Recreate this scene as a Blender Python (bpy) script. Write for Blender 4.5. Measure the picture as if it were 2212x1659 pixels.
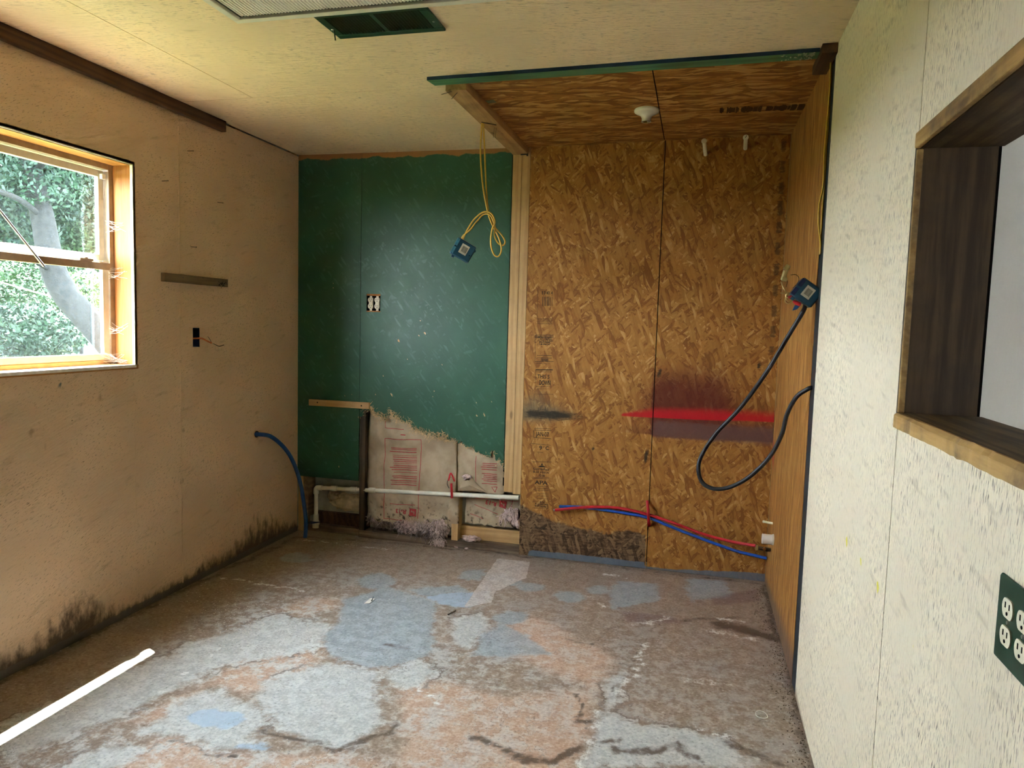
import bpy, bmesh, math, random
import numpy as np
from mathutils import Vector, Matrix, noise as mnoise

for _o in list(bpy.data.objects):
    bpy.data.objects.remove(_o, do_unlink=True)
scene = bpy.context.scene
C = scene.collection
rnd = random.Random(7)

# ------------------------------------------------------------------ camera
CAM = Vector((2.5061, -4.1652, 1.4095))
YAW, PITCH, ROLL, FPX = math.radians(14.308), math.radians(4.796), math.radians(1.640), 1545.9
def cam_axes():
    cy, sy = math.cos(YAW), math.sin(YAW)
    f = Vector((-sy, cy, 0)); r = Vector((cy, sy, 0)); u = Vector((0, 0, 1))
    f2 = f*math.cos(PITCH)-u*math.sin(PITCH); u2 = u*math.cos(PITCH)+f*math.sin(PITCH)
    r3 = r*math.cos(ROLL)+u2*math.sin(ROLL); u3 = -r*math.sin(ROLL)+u2*math.cos(ROLL)
    return r3, u3, f2
AX_R, AX_U, AX_F = cam_axes()
cd = bpy.data.cameras.new('camera'); cd.sensor_width = 36; cd.lens = FPX/2212*36; cd.clip_start = 0.02; cd.clip_end = 300
cam = bpy.data.objects.new('camera', cd); C.objects.link(cam)
m = Matrix.Identity(4)
for i in range(3):
    m[i][0] = AX_R[i]; m[i][1] = AX_U[i]; m[i][2] = -AX_F[i]; m[i][3] = CAM[i]
cam.matrix_world = m
scene.camera = cam

# ------------------------------------------------------------------ world, sun, exposure
SKY_STRENGTH, SUN_STRENGTH, EXPOSURE = 5.0, 9.0, 3.93
world = bpy.data.worlds.new('world'); scene.world = world; world.use_nodes = True
_bg = world.node_tree.nodes['Background']; _bg.inputs[0].default_value = (0.86, 0.93, 1.0, 1); _bg.inputs[1].default_value = SKY_STRENGTH
sl = bpy.data.lights.new('sun', 'SUN'); sl.energy = SUN_STRENGTH; sl.angle = math.radians(0.53); sl.color = (1.0, 0.96, 0.88)
sun = bpy.data.objects.new('sun', sl); C.objects.link(sun)
SUN_DIR = Vector((0.31, -0.165, -1.175)).normalized()
sun.rotation_euler = SUN_DIR.to_track_quat('-Z', 'Y').to_euler()
sun.location = (-3, 2, 9)
vs = scene.view_settings
vs.view_transform = 'Standard'; vs.look = 'None'; vs.exposure = EXPOSURE; vs.gamma = 1.0; vs.use_curve_mapping = False
scene.cycles.max_bounces = 8; scene.cycles.diffuse_bounces = 4; scene.cycles.glossy_bounces = 3; scene.cycles.transparent_max_bounces = 12
scene.cycles.use_denoising = True; scene.cycles.use_adaptive_sampling = True; scene.cycles.adaptive_threshold = 0.05

# ------------------------------------------------------------------ pixel -> surface helpers (2212 x 1659 frame)
H, W = 2.44, 2.945
def hit(px, py, ax, v):
    d = AX_F + AX_R*((px-1106)/FPX) - AX_U*((py-829.5)/FPX)
    return CAM + d*((v-CAM[ax])/d[ax])
def FL(px, py, z=0.0): return hit(px, py, 2, z)
def CE(px, py, z=H): return hit(px, py, 2, z)
def BW(px, py, y=0.0): return hit(px, py, 1, y)
def LW(px, py, x=0.0): return hit(px, py, 0, x)
def RW(px, py, x=W): return hit(px, py, 0, x)
def FAR(px, py, dist): 
    d = AX_F + AX_R*((px-1106)/FPX) - AX_U*((py-829.5)/FPX)
    return CAM + d*dist

# ------------------------------------------------------------------ object helpers
ORIG = {}
def tag(o, label=None, cat=None, group=None, kind=None):
    if label: o['label'] = label
    if cat: o['category'] = cat
    if group: o['group'] = group
    if kind: o['kind'] = kind
    return o
def thing(name, label, cat, loc=(0, 0, 0), group=None, kind=None, rot=None):
    o = bpy.data.objects.new(name, None); C.objects.link(o); o.empty_display_size = 0.05
    o.location = loc
    if rot is not None: o.rotation_euler = rot
    ORIG[o] = Vector(loc)
    return tag(o, label, cat, group, kind)
def link_mesh(name, me, mat, parent=None):
    o = bpy.data.objects.new(name, me); C.objects.link(o)
    if mat is not None: me.materials.append(mat)
    if parent is not None: o.parent = parent
    return o

def spline(pts, n=8):
    pts = [Vector(p) for p in pts]
    if len(pts) < 3: return pts
    P = [pts[0]*2-pts[1]]+pts+[pts[-1]*2-pts[-2]]
    out = []
    for i in range(1, len(P)-2):
        for k in range(n):
            t = k/n; a, b, c, d = P[i-1], P[i], P[i+1], P[i+2]
            out.append(0.5*((2*b)+(c-a)*t+(2*a-5*b+4*c-d)*t*t+(3*b-a-3*c+d)*t**3))
    out.append(pts[-1])
    return out

class MB:
    def __init__(s): s.v = []; s.f = []; s.mi = []
    def add(s, vs, fs, mi=0):
        o = len(s.v); s.v += [tuple(v) for v in vs]
        s.f += [tuple(i+o for i in f) for f in fs]; s.mi += [mi]*len(fs); return s
    def box(s, x0, x1, y0, y1, z0, z1, mi=0, M=None):
        vs = [Vector((x, y, z)) for z in (z0, z1) for y in (y0, y1) for x in (x0, x1)]
        if M: vs = [M @ v for v in vs]
        return s.add(vs, [(0, 2, 3, 1), (4, 5, 7, 6), (0, 1, 5, 4), (2, 6, 7, 3), (0, 4, 6, 2), (1, 3, 7, 5)], mi)
    def tube(s, pts, r, seg=10, mi=0, cap=True):
        pts = [Vector(p) for p in pts]; n = len(pts)
        rs = r if isinstance(r, (list, tuple)) else [r]*n
        t0 = (pts[1]-pts[0]).normalized()
        a = t0.orthogonal().normalized(); vs = []; fs = []
        for i, p in enumerate(pts):
            t = (pts[min(i+1, n-1)]-pts[max(i-1, 0)]).normalized()
            a = (a-t*a.dot(t)).normalized(); b = t.cross(a)
            for k in range(seg):
                w = 2*math.pi*k/seg; vs.append(p+(a*math.cos(w)+b*math.sin(w))*rs[i])
        for i in range(n-1):
            for k in range(seg):
                k2 = (k+1) % seg
                fs.append((i*seg+k, i*seg+k2, (i+1)*seg+k2, (i+1)*seg+k))
        if cap:
            fs.append(tuple(range(seg-1, -1, -1))); fs.append(tuple((n-1)*seg+k for k in range(seg)))
        return s.add(vs, fs, mi)
    def lathe(s, prof, base, axis, seg=24, mi=0):
        base = Vector(base); t = Vector(axis).normalized(); a = t.orthogonal().normalized(); b = t.cross(a); vs = []; fs = []
        for (r, h) in prof:
            for k in range(seg):
                w = 2*math.pi*k/seg; vs.append(base+t*h+(a*math.cos(w)+b*math.sin(w))*r)
        n = len(prof)
        for i in range(n-1):
            for k in range(seg):
                k2 = (k+1) % seg; fs.append((i*seg+k, i*seg+k2, (i+1)*seg+k2, (i+1)*seg+k))
        fs.append(tuple(range(seg-1, -1, -1))); fs.append(tuple((n-1)*seg+k for k in range(seg)))
        return s.add(vs, fs, mi)
    def prism(s, poly, off, mi=0):
        n = len(poly); off = Vector(off); p = [Vector(q) for q in poly]
        return s.add(p+[q+off for q in p], [tuple(range(n))[::-1], tuple(range(n, 2*n))]+[(i, (i+1) % n, (i+1) % n+n, i+n) for i in range(n)], mi)
    def build(s, name, mat, parent=None, smooth=False, bevel=0, local=False, recalc=True, wn=False):
        me = bpy.data.meshes.new(name)
        v = s.v
        if parent is not None and not local:
            o0 = Vector((0, 0, 0)); p = parent
            while p is not None: o0 = o0+ORIG.get(p, Vector((0, 0, 0))); p = p.parent
            v = [tuple(Vector(q)-o0) for q in v]
        me.from_pydata(v, [], s.f)
        if recalc:
            b = bmesh.new(); b.from_mesh(me); bmesh.ops.recalc_face_normals(b, faces=b.faces); b.to_mesh(me); b.free()
        mats = mat if isinstance(mat, (list, tuple)) else [mat]
        for mm in mats: me.materials.append(mm)
        if len(mats) > 1: me.polygons.foreach_set('material_index', s.mi)
        if smooth: me.polygons.foreach_set('use_smooth', [True]*len(me.polygons))
        o = link_mesh(name, me, None, parent)
        if bevel:
            bm_ = o.modifiers.new('bevel', 'BEVEL'); bm_.width = bevel; bm_.segments = 2; bm_.limit_method = 'ANGLE'; bm_.harden_normals = False
        if smooth:
            try: me.set_sharp_from_angle(angle=math.radians(45))
            except Exception: pass
        return o

def steps(a, b, d):
    n = max(1, int(round(abs(b-a)/d))); return [a+(b-a)*i/n for i in range(n+1)]
def cuts(lo, hi, d, *mid):
    ks = sorted([lo, hi]+[k for k in mid if lo < k < hi]); out = []
    for a, b in zip(ks, ks[1:]): out += steps(a, b, d)[:-1]
    return out+[hi]

def sheet(name, us, vs, to, thick, mat, parent=None, skip=None, attrs=None, warp=None):
    """a sheet of board: front grid (w=0) with attribute fields, back (w=thick) and edges; skip(u,v) leaves holes"""
    nu, nv = len(us), len(vs)
    keep = [[not (skip and skip((us[i]+us[i+1])/2, (vs[j]+vs[j+1])/2)) for j in range(nv-1)] for i in range(nu-1)]
    vid = {}; V = []; F = []; UVc = []
    def vert(i, j, back):
        k = (i, j, back)
        if k not in vid:
            vid[k] = len(V); u, v = us[i], vs[j]
            w = thick if back else (warp(u, v) if warp else 0.0)
            V.append(tuple(to(u, v, w))); UVc.append((u, v))
        return vid[k]
    for i in range(nu-1):
        for j in range(nv-1):
            if not keep[i][j]: continue
            F.append((vert(i, j, 0), vert(i+1, j, 0), vert(i+1, j+1, 0), vert(i, j+1, 0)))
            for (di, dj, a, b) in ((-1, 0, (i, j), (i, j+1)), (1, 0, (i+1, j), (i+1, j+1)), (0, -1, (i, j), (i+1, j)), (0, 1, (i, j+1), (i+1, j+1))):
                ii, jj = i+di, j+dj
                if not (0 <= ii < nu-1 and 0 <= jj < nv-1 and keep[ii][jj]):
                    F.append((vert(*a, 0), vert(*b, 0), vert(*b, 1), vert(*a, 1)))
            F.append((vert(i, j, 1), vert(i, j+1, 1), vert(i+1, j+1, 1), vert(i+1, j, 1)))
    me = bpy.data.meshes.new(name); me.from_pydata(V, [], F)
    b = bmesh.new(); b.from_mesh(me); bmesh.ops.recalc_face_normals(b, faces=b.faces); b.to_mesh(me); b.free()
    if attrs:
        uv = np.array(UVc)
        for k, fn in attrs.items():
            a = me.attributes.new(k, 'FLOAT', 'POINT'); a.data.foreach_set('value', np.asarray(fn(uv[:, 0], uv[:, 1]), dtype=np.float32))
    return link_mesh(name, me, mat, parent)

def sd_poly(poly, x, y):
    """signed distance (negative inside) of points to a polygon"""
    P = np.array(poly, float); d = np.full(x.shape, 1e9); ins = np.zeros(x.shape, bool); n = len(P)
    for i in range(n):
        a, b = P[i], P[(i+1) % n]; e = b-a; wx, wy = x-a[0], y-a[1]
        t = np.clip((wx*e[0]+wy*e[1])/max(e@e, 1e-12), 0, 1)
        d = np.minimum(d, np.hypot(wx-e[0]*t, wy-e[1]*t))
        c = ((a[1] <= y) & (b[1] > y)) | ((b[1] <= y) & (a[1] > y))
        with np.errstate(divide='ignore', invalid='ignore'):
            xi = a[0]+(y-a[1])/(b[1]-a[1])*e[0]
        ins ^= c & (x < xi)
    return np.where(ins, -d, d)
def sd_line(line, x, y):
    P = np.array(line, float); d = np.full(x.shape, 1e9)
    for a, b in zip(P, P[1:]):
        e = b-a; wx, wy = x-a[0], y-a[1]; t = np.clip((wx*e[0]+wy*e[1])/max(e@e, 1e-12), 0, 1)
        d = np.minimum(d, np.hypot(wx-e[0]*t, wy-e[1]*t))
    return d
def bump01(sd, w): return np.clip(0.5-sd/(2*w), 0, 1)

# ------------------------------------------------------------------ material helpers
class NB:
    def __init__(s, name, rough=0.6, spec=0.3):
        s.mat = bpy.data.materials.new(name); s.mat.use_nodes = True
        s.nt = s.mat.node_tree; s.nodes = s.nt.nodes
        s.bsdf = s.nodes['Principled BSDF']; s.set('Roughness', rough); s.set('Specular IOR Level', spec)
        s._oc = None
    def set(s, k, v):
        if isinstance(v, bpy.types.NodeSocket): s.nt.links.new(v, s.bsdf.inputs[k])
        else:
            if k in ('Base Color', 'Emission Color') and len(v) == 3: v = (*v, 1)
            s.bsdf.inputs[k].default_value = v
    def n(s, t, ins=None, **props):
        nd = s.nodes.new(t)
        for k, v in props.items(): setattr(nd, k, v)
        for k, v in (ins or {}).items():
            if isinstance(v, bpy.types.NodeSocket): s.nt.links.new(v, nd.inputs[k])
            else:
                sk = nd.inputs[k]
                if sk.type == 'RGBA' and len(v) == 3: v = (*v, 1)
                sk.default_value = v
        return nd
    def oc(s):
        if s._oc is None: s._oc = s.n('ShaderNodeTexCoord').outputs['Object']
        return s._oc
    def uv(s, axes):
        sp = s.n('ShaderNodeSeparateXYZ', {0: s.oc()})
        return s.n('ShaderNodeCombineXYZ', {0: sp.outputs[axes[0]], 1: sp.outputs[axes[1]], 2: 0.0}).outputs[0]
    def mp(s, vec, rot=0.0, scale=(1, 1, 1), loc=(0, 0, 0)):
        return s.n('ShaderNodeMapping', {'Vector': vec, 'Location': loc, 'Rotation': (0, 0, rot), 'Scale': scale}, vector_type='TEXTURE').outputs[0]
    def noise(s, vec, scale, detail=3.0, rough=0.55, dist=0.0, out=0):
        return s.n('ShaderNodeTexNoise', {'Vector': vec, 'Scale': scale, 'Detail': detail, 'Roughness': rough, 'Distortion': dist}).outputs[out]
    def voro(s, vec, scale, dim='2D', feature='F1'):
        return s.n('ShaderNodeTexVoronoi', {'Vector': vec, 'Scale': scale}, voronoi_dimensions=dim, feature=feature)
    def math(s, op, a, b=0.0, c=0.0, clamp=False):
        return s.n('ShaderNodeMath', {0: a, 1: b, 2: c}, operation=op, use_clamp=clamp).outputs[0]
    def sstep(s, v, lo, hi, a=0.0, b=1.0):
        return s.n('ShaderNodeMapRange', {'Value': v, 'From Min': lo, 'From Max': hi, 'To Min': a, 'To Max': b}, interpolation_type='SMOOTHSTEP').outputs[0]
    def mix(s, fac, a, b, mode='MIX'):
        nd = s.n('ShaderNodeMix', {'Factor': fac}, data_type='RGBA', blend_type=mode)
        for k, v in ((6, a), (7, b)):
            if isinstance(v, bpy.types.NodeSocket): s.nt.links.new(v, nd.inputs[k])
            else: nd.inputs[k].default_value = (*v, 1) if len(v) == 3 else v
        return nd.outputs[2]
    def warp(s, vec, scale, amp):
        d = s.n('ShaderNodeVectorMath', {0: s.noise(vec, scale, 1, out=1), 1: (0.5, 0.5, 0.5)}, operation='SUBTRACT').outputs[0]
        d = s.n('ShaderNodeVectorMath', {0: d, 1: (amp, amp, 0)}, operation='MULTIPLY').outputs[0]
        return s.n('ShaderNodeVectorMath', {0: vec, 1: d}, operation='ADD').outputs[0]
    def ramp(s, fac, stops):
        nd = s.n('ShaderNodeValToRGB', {0: fac}); cr = nd.color_ramp
        while len(cr.elements) < len(stops): cr.elements.new(0.5)
        for e, (p, c) in zip(cr.elements, stops): e.position = p; e.color = (*c, 1)
        return nd.outputs[0]
    def attr(s, name): return s.n('ShaderNodeAttribute', attribute_name=name).outputs['Fac']
    def bump(s, h, strength=0.3, dist=0.01):
        s.set('Normal', s.n('ShaderNodeBump', {'Height': h, 'Strength': strength, 'Distance': dist}).outputs[0])
    def field(s, name, nz, amp, lo, hi, top=1.0):
        """attribute mask with its edge broken up by noise"""
        v = s.math('MULTIPLY_ADD', s.math('SUBTRACT', nz, 0.5), amp, s.attr(name))
        return s.sstep(v, lo, hi, 0.0, top)

def simple(name, col, rough=0.5, spec=0.4, metal=0.0, var=0.12, nscale=30, bump=0.0):
    b = NB(name, rough, spec); b.set('Metallic', metal)
    nz = b.noise(b.oc(), nscale, 4)
    f = b.sstep(nz, 0.3, 0.7)
    b.set('Base Color', b.mix(f, tuple(c*(1-var) for c in col), tuple(min(1, c*(1+var)) for c in col)))
    if bump: b.bump(nz, bump, 0.003)
    return b.mat

def osb_tone(b, uv, L=0.10, Wd=0.016, angs=(0.15, 1.2, -0.7, 2.2), seed=0.0):
    """random flat wood strands lying over one another: returns strand tone 0..1"""
    tone = None
    for k, a in enumerate(angs):
        sc = 1.0+0.35*math.sin(k*2.1)
        v = b.mp(uv, a, (L*sc, Wd*sc, 1), (seed+k*1.37, seed*0.7+k*0.91, 0))
        vo = b.voro(v, 1.0); sp = b.n('ShaderNodeSeparateColor', {0: vo.outputs['Color']})
        t = sp.outputs[0]
        if tone is None: tone = t
        else:
            edge = b.math('MULTIPLY', b.sstep(vo.outputs['Distance'], 0.35, 0.62), 0.22)
            tone = b.n('ShaderNodeMix', {0: b.math('GREATER_THAN', sp.outputs[1], 0.56), 2: tone, 3: b.math('SUBTRACT', t, edge)}, data_type='FLOAT').outputs[0]
    return tone

OSB_STOPS = [(0.0, (0.225, 0.088, 0.018)), (0.22, (0.320, 0.138, 0.029)), (0.60, (0.375, 0.172, 0.038)), (0.85, (0.430, 0.212, 0.053)), (1.0, (0.53, 0.30, 0.10))]
def osb_mat(name, axes, angs, seed=0.0, stains=False, side_stain=False, L=0.10, Wd=0.016, wrp=0.10, con=1.0, grain=(0.11, 0.008)):
    b = NB(name, 0.62, 0.25); uv = b.uv(axes)
    tone = osb_tone(b, b.warp(uv, 5, wrp), angs=angs, seed=seed, L=L, Wd=Wd)
    n2 = b.noise(b.mp(uv, angs[0], (*grain, 1)), 1.0, 2, 0.7)
    n1 = b.noise(uv, 9, 4, 0.65)
    tone2 = b.math('MULTIPLY_ADD', b.math('SUBTRACT', n2, 0.5), 0.55, tone)
    tone2 = b.math('MULTIPLY_ADD', b.math('SUBTRACT', n1, 0.5), 0.35, tone2)
    if con != 1.0: tone2 = b.math('MULTIPLY_ADD', b.math('SUBTRACT', tone2, 0.5), con, 0.58)
    col = b.ramp(tone2, OSB_STOPS)
    chip = b.sstep(b.noise(b.mp(uv, 1.3, (0.05, 0.012, 1)), 1.0, 1), 0.79, 0.82)
    col = b.mix(b.math('MULTIPLY', chip, 0.75), col, (0.07, 0.022, 0.006))
    if stains:
        h2 = b.noise(b.mp(uv, 0.0, (0.05, 0.012, 1)), 1.0, 4, 0.7)
        col = b.mix(b.field('maroon', n1, 0.40, 0.05, 0.80, 0.86), col, (0.095, 0.010, 0.010))
        col = b.mix(b.field('grey', h2, 1.2, 0.20, 0.95, 0.60), col, (0.15, 0.090, 0.080))
        col = b.mix(b.field('red', n1, 0.25, 0.30, 0.80, 0.94), col, (0.50, 0.007, 0.016))
        col = b.mix(b.field('bluish', n1, 0.6, 0.15, 0.75, 0.62), col, (0.085, 0.105, 0.075))
        col = b.mix(b.field('soot', h2, 1.5, 0.25, 0.95, 0.90), col, (0.018, 0.015, 0.010))
        col = b.mix(b.field('rot', n1, 1.1, 0.42, 0.62, 0.84), col, b.mix(b.sstep(b.math('MULTIPLY_ADD', tone, 0.35, h2), 0.45, 0.85), (0.014, 0.010, 0.008), (0.17, 0.115, 0.07)))
        col = b.mix(b.field('base_paint', n1, 0.9, 0.42, 0.58, 0.85), col, b.mix(n1, (0.085, 0.115, 0.155), (0.17, 0.215, 0.27)))
        col = b.mix(b.field('ink', h2, 0.9, 0.60, 0.85, 0.6), col, (0.03, 0.02, 0.012))
    if side_stain:
        col = b.mix(b.field('red', n1, 0.3, 0.35, 0.80, 0.75), col, (0.36, 0.02, 0.02))
        col = b.mix(b.field('rot', n1, 0.4, 0.35, 0.75, 0.7), col, (0.11, 0.085, 0.08))
    b.set('Base Color', col)
    b.bump(n2, 0.25, 0.003)
    return b.mat

def painted_mat(name, axes, base, dark, stretch=(0.03, 0.0035), ang=0.15, amount=(0.70, 0.76), bumpk=0.5, mold=False, spots=True, rough=0.5, extra=None, relief=(0.06, 0.008), slit=0.75):
    """paint over strand board: relief of the strands, dark slits where paint has cracked"""
    b = NB(name, rough, 0.3); uv = b.uv(axes)
    big = b.noise(uv, 2.6, 3)
    col = b.mix(b.sstep(big, 0.3, 0.7), tuple(c*0.93 for c in base), tuple(min(1, c*1.05) for c in base))
    warp = b.warp(uv, 9, 0.018)
    r1 = b.noise(b.mp(uv, ang, (relief[0], relief[1], 1)), 1.0, 2)
    sl = b.sstep(b.noise(b.mp(warp, ang+0.08, (stretch[0], stretch[1], 1), (3, 1, 0)), 1.0, 2), amount[0], amount[1])
    gate = b.sstep(big, 0.36, 0.58, 0.15, 1.0)
    col = b.mix(b.math('MULTIPLY', b.math('MULTIPLY', sl, gate), slit), col, dark)
    if spots:
        sp = b.sstep(b.noise(uv, 38, 1), 0.80, 0.84)
        col = b.mix(b.math('MULTIPLY', sp, 0.8), col, dark)
        sm = b.sstep(b.noise(b.mp(uv, 0.2, (0.12, 0.03, 1)), 1.0, 2), 0.58, 0.78, 0.0, 0.32)
        col = b.mix(sm, col, tuple(d*2.2 for d in dark))
    if extra: col = extra(b, uv, col)
    if mold:
        nz = b.noise(b.mp(uv, 0.0, (0.035, 0.09, 1)), 1.0, 5, 0.65)
        col = b.mix(b.field('mold', nz, 1.0, 0.50, 0.95, 0.88), col, (0.030, 0.018, 0.009))
        col = b.mix(b.field('kick', nz, 0.5, 0.45, 0.60, 0.8), col, (0.12, 0.105, 0.09))
    b.set('Base Color', col)
    b.bump(r1, bumpk, 0.004)
    return b.mat

def wood_mat(name, c1, c2, axis='Z', rough=0.6, stretch=14.0, scale=22.0, dirt=0.0, dirtc=(0.03, 0.02, 0.012), knots=True):
    b = NB(name, rough, 0.25)
    sc = {'X': (stretch, 1, 1), 'Y': (1, stretch, 1), 'Z': (1, 1, stretch)}[axis]
    v = b.mp(b.oc(), 0, sc)
    w = b.n('ShaderNodeTexWave', {'Vector': v, 'Scale': scale*0.35, 'Distortion': 9.0, 'Detail': 3.0, 'Detail Scale': 1.6}, wave_type='RINGS', rings_direction=axis).outputs['Fac']
    nz = b.noise(v, scale*5, 4)
    f = b.math('MULTIPLY_ADD', nz, 0.72, b.math('MULTIPLY', w, 0.28))
    col = b.mix(b.sstep(f, 0.25, 0.75), c1, c2)
    if knots:
        k = b.voro(b.mp(b.oc(), 0, {'X': (3.0, 1, 1), 'Y': (1, 3.0, 1), 'Z': (1, 1, 3.0)}[axis]), 11, '3D')
        kf = b.sstep(k.outputs['Distance'], 0.05, 0.13, 0.7, 0.0)
        col = b.mix(kf, col, tuple(c*0.35 for c in c1))
    if dirt:
        dn = b.sstep(b.noise(b.oc(), 7, 5, 0.65), 0.42, 0.7, 0.0, dirt)
        col = b.mix(dn, col, dirtc)
    b.set('Base Color', col); b.bump(f, 0.15, 0.002)
    return b.mat

MAT = {}
# ------------------------------------------------------------------ materials
CREAM_DARK = (0.13, 0.085, 0.04)
MAT['osb_back'] = osb_mat('osb_back', 'XZ', (1.3, 0.2, 2.5, 0.8, 1.9), 0.0, stains=True, L=0.062, Wd=0.0135, wrp=0.045, grain=(0.035, 0.007))
MAT['osb_ceiling'] = osb_mat('osb_ceiling', 'XY', (0.05, 0.45, -0.35, 0.15), 5.0, L=0.12, Wd=0.022, wrp=0.05, con=1.7)
MAT['osb_side'] = osb_mat('osb_side', 'YZ', (1.57, 1.45, 1.7, 1.6), 9.0, side_stain=True, L=0.16, Wd=0.014, wrp=0.02)
MAT['osb_plain'] = osb_mat('osb_plain', 'XZ', (0.3, 1.2, -0.9, 2.2), 11.0)
MAT['paint_ceiling'] = painted_mat('paint_ceiling', 'XY', (0.86, 0.685, 0.46), CREAM_DARK, (0.036, 0.0032), 0.12, (0.60, 0.66), 0.75, relief=(0.09, 0.007))
def _left_extra(b, uv, col):
    n = b.noise(uv, 14, 2)
    col = b.mix(b.field('blue_dab', n, 0.4, 0.45, 0.6, 0.85), col, (0.02, 0.08, 0.11))
    return b.mix(b.field('smudge', n, 0.6, 0.40, 0.8, 0.55), col, (0.22, 0.13, 0.07))
MAT['paint_left'] = painted_mat('paint_left', 'YZ', (0.70, 0.495, 0.315), CREAM_DARK, (0.018, 0.004), 0.4, (0.60, 0.67), 0.5, slit=0.65, mold=True, extra=_left_extra)
def _right_extra(b, uv, col):
    n = b.noise(uv, 60, 3)
    col = b.mix(b.field('yellow', n, 0.5, 0.42, 0.55, 0.95), col, (0.75, 0.68, 0.02))
    return b.mix(b.field('bare', n, 0.7, 0.4, 0.7, 0.7), col, (0.40, 0.28, 0.17))
MAT['paint_right'] = painted_mat('paint_right', 'YZ', (0.83, 0.75, 0.575), (0.095, 0.068, 0.035), (0.026, 0.0024), 1.57, (0.56, 0.64), 0.8, slit=0.9, extra=_right_extra, relief=(0.10, 0.006))
MAT['paint_next'] = painted_mat('paint_next', 'XZ', (0.80, 0.77, 0.69), (0.3, 0.27, 0.22), (0.02, 0.004), 1.5, (0.80, 0.85), 0.15, spots=False)

def _green():
    b = NB('green_paint', 0.40, 0.38); uv = b.uv('XZ')
    tone = osb_tone(b, uv, L=0.075, Wd=0.014, angs=(0.3, 1.3, -0.8, 2.2), seed=2.0)
    big = b.noise(uv, 2.6, 4)
    col = b.mix(b.sstep(big, 0.3, 0.7), (0.020, 0.082, 0.044), (0.030, 0.110, 0.060))
    col = b.mix(b.sstep(tone, 0.72, 1.05, 0.0, 0.32), col, (0.10, 0.20, 0.15))
    sc = b.sstep(b.noise(b.mp(uv, 0.9, (0.06, 0.0025, 1)), 1.0, 2), 0.74, 0.80, 0, 0.35)
    col = b.mix(sc, col, (0.16, 0.26, 0.20))
    chip = b.sstep(b.noise(b.mp(uv, 1.9, (0.016, 0.006, 1)), 1.0, 2), 0.815, 0.83)
    low = b.sstep(b.n('ShaderNodeSeparateXYZ', {0: uv}).outputs[1], 0.5, 1.3, 1.0, 0.15)
    col = b.mix(b.math('MULTIPLY', chip, low), col, (0.55, 0.42, 0.24))
    top = b.math('MULTIPLY_ADD', b.math('SUBTRACT', b.noise(uv, 11, 4), 0.5), 0.05, b.n('ShaderNodeSeparateXYZ', {0: uv}).outputs[1])
    col = b.mix(b.sstep(top, 2.408, 2.414), col, (0.34, 0.17, 0.06))
    b.set('Base Color', col); b.set('Roughness', b.sstep(tone, 0.2, 0.9, 0.46, 0.38))
    b.bump(b.noise(b.warp(uv, 7, 0.12), 26, 3), 0.22, 0.004)
    return b.mat
MAT['green'] = _green()
MAT['green_plain'] = simple('green_gloss', (0.012, 0.05, 0.026), 0.35, 0.5)
MAT['navy'] = simple('navy_edge', (0.012, 0.022, 0.03), 0.5, 0.3)
MAT['torn'] = simple('torn_strands', (0.60, 0.42, 0.22), 0.8, 0.1, var=0.3, nscale=80)
MAT['pine'] = wood_mat('pine', (0.47, 0.285, 0.12), (0.60, 0.39, 0.175), 'Z', dirt=0.15)
MAT['pine_x'] = wood_mat('pine_x', (0.47, 0.285, 0.12), (0.60, 0.39, 0.175), 'X', dirt=0.15)
MAT['pine_y'] = wood_mat('pine_y', (0.38, 0.21, 0.085), (0.52, 0.32, 0.14), 'Y', dirt=0.35)
MAT['cedar_z'] = wood_mat('window_wood_z', (0.28, 0.105, 0.024), (0.40, 0.18, 0.052), 'Z')
MAT['cedar_y'] = wood_mat('window_wood_y', (0.32, 0.135, 0.034), (0.44, 0.22, 0.065), 'Y')
MAT['brown_y'] = wood_mat('brown_board', (0.060, 0.028, 0.013), (0.125, 0.062, 0.030), 'Y', dirt=0.3)
MAT['jamb_z'] = wood_mat('jamb_brown_z', (0.042, 0.023, 0.007), (0.092, 0.054, 0.018), 'Z', dirt=0.4)
MAT['jamb_y'] = wood_mat('jamb_brown_y', (0.065, 0.038, 0.014), (0.16, 0.102, 0.046), 'Y', dirt=0.5)
MAT['sill_edge'] = wood_mat('sill_edge', (0.33, 0.19, 0.06), (0.50, 0.32, 0.11), 'Y', dirt=0.75, dirtc=(0.09, 0.06, 0.04))
MAT['dark_wood_z'] = wood_mat('dark_stud', (0.045, 0.028, 0.018), (0.10, 0.068, 0.042), 'Z', dirt=0.5)
MAT['dark_wood'] = wood_mat('dark_plate', (0.105, 0.072, 0.048), (0.22, 0.16, 0.11), 'X', dirt=0.5)
MAT['cleat_grey'] = wood_mat('grey_cleat', (0.13, 0.085, 0.045), (0.22, 0.15, 0.08), 'Y', knots=False)
MAT['white_plastic'] = simple('white_plastic', (0.78, 0.76, 0.70), 0.4, 0.4, var=0.05)
MAT['ivory'] = simple('ivory_plastic', (0.72, 0.65, 0.46), 0.4, 0.4, var=0.06)
MAT['ivory_bright'] = simple('ivory_bright', (0.78, 0.74, 0.56), 0.4, 0.4, var=0.06)
MAT['porcelain'] = simple('porcelain', (0.80, 0.79, 0.70), 0.25, 0.5, var=0.03)
MAT['black'] = simple('black_rubber', (0.012, 0.013, 0.015), 0.45, 0.4)
MAT['hole'] = simple('dark_hollow', (0.006, 0.005, 0.004), 0.9, 0.05)
MAT['steel'] = simple('dark_steel', (0.10, 0.08, 0.065), 0.45, 0.5, metal=0.7)
MAT['galv'] = simple('galvanised', (0.42, 0.42, 0.40), 0.4, 0.5, metal=0.8)
MAT['brass'] = simple('brass', (0.45, 0.36, 0.16), 0.35, 0.5, metal=0.8)
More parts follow.
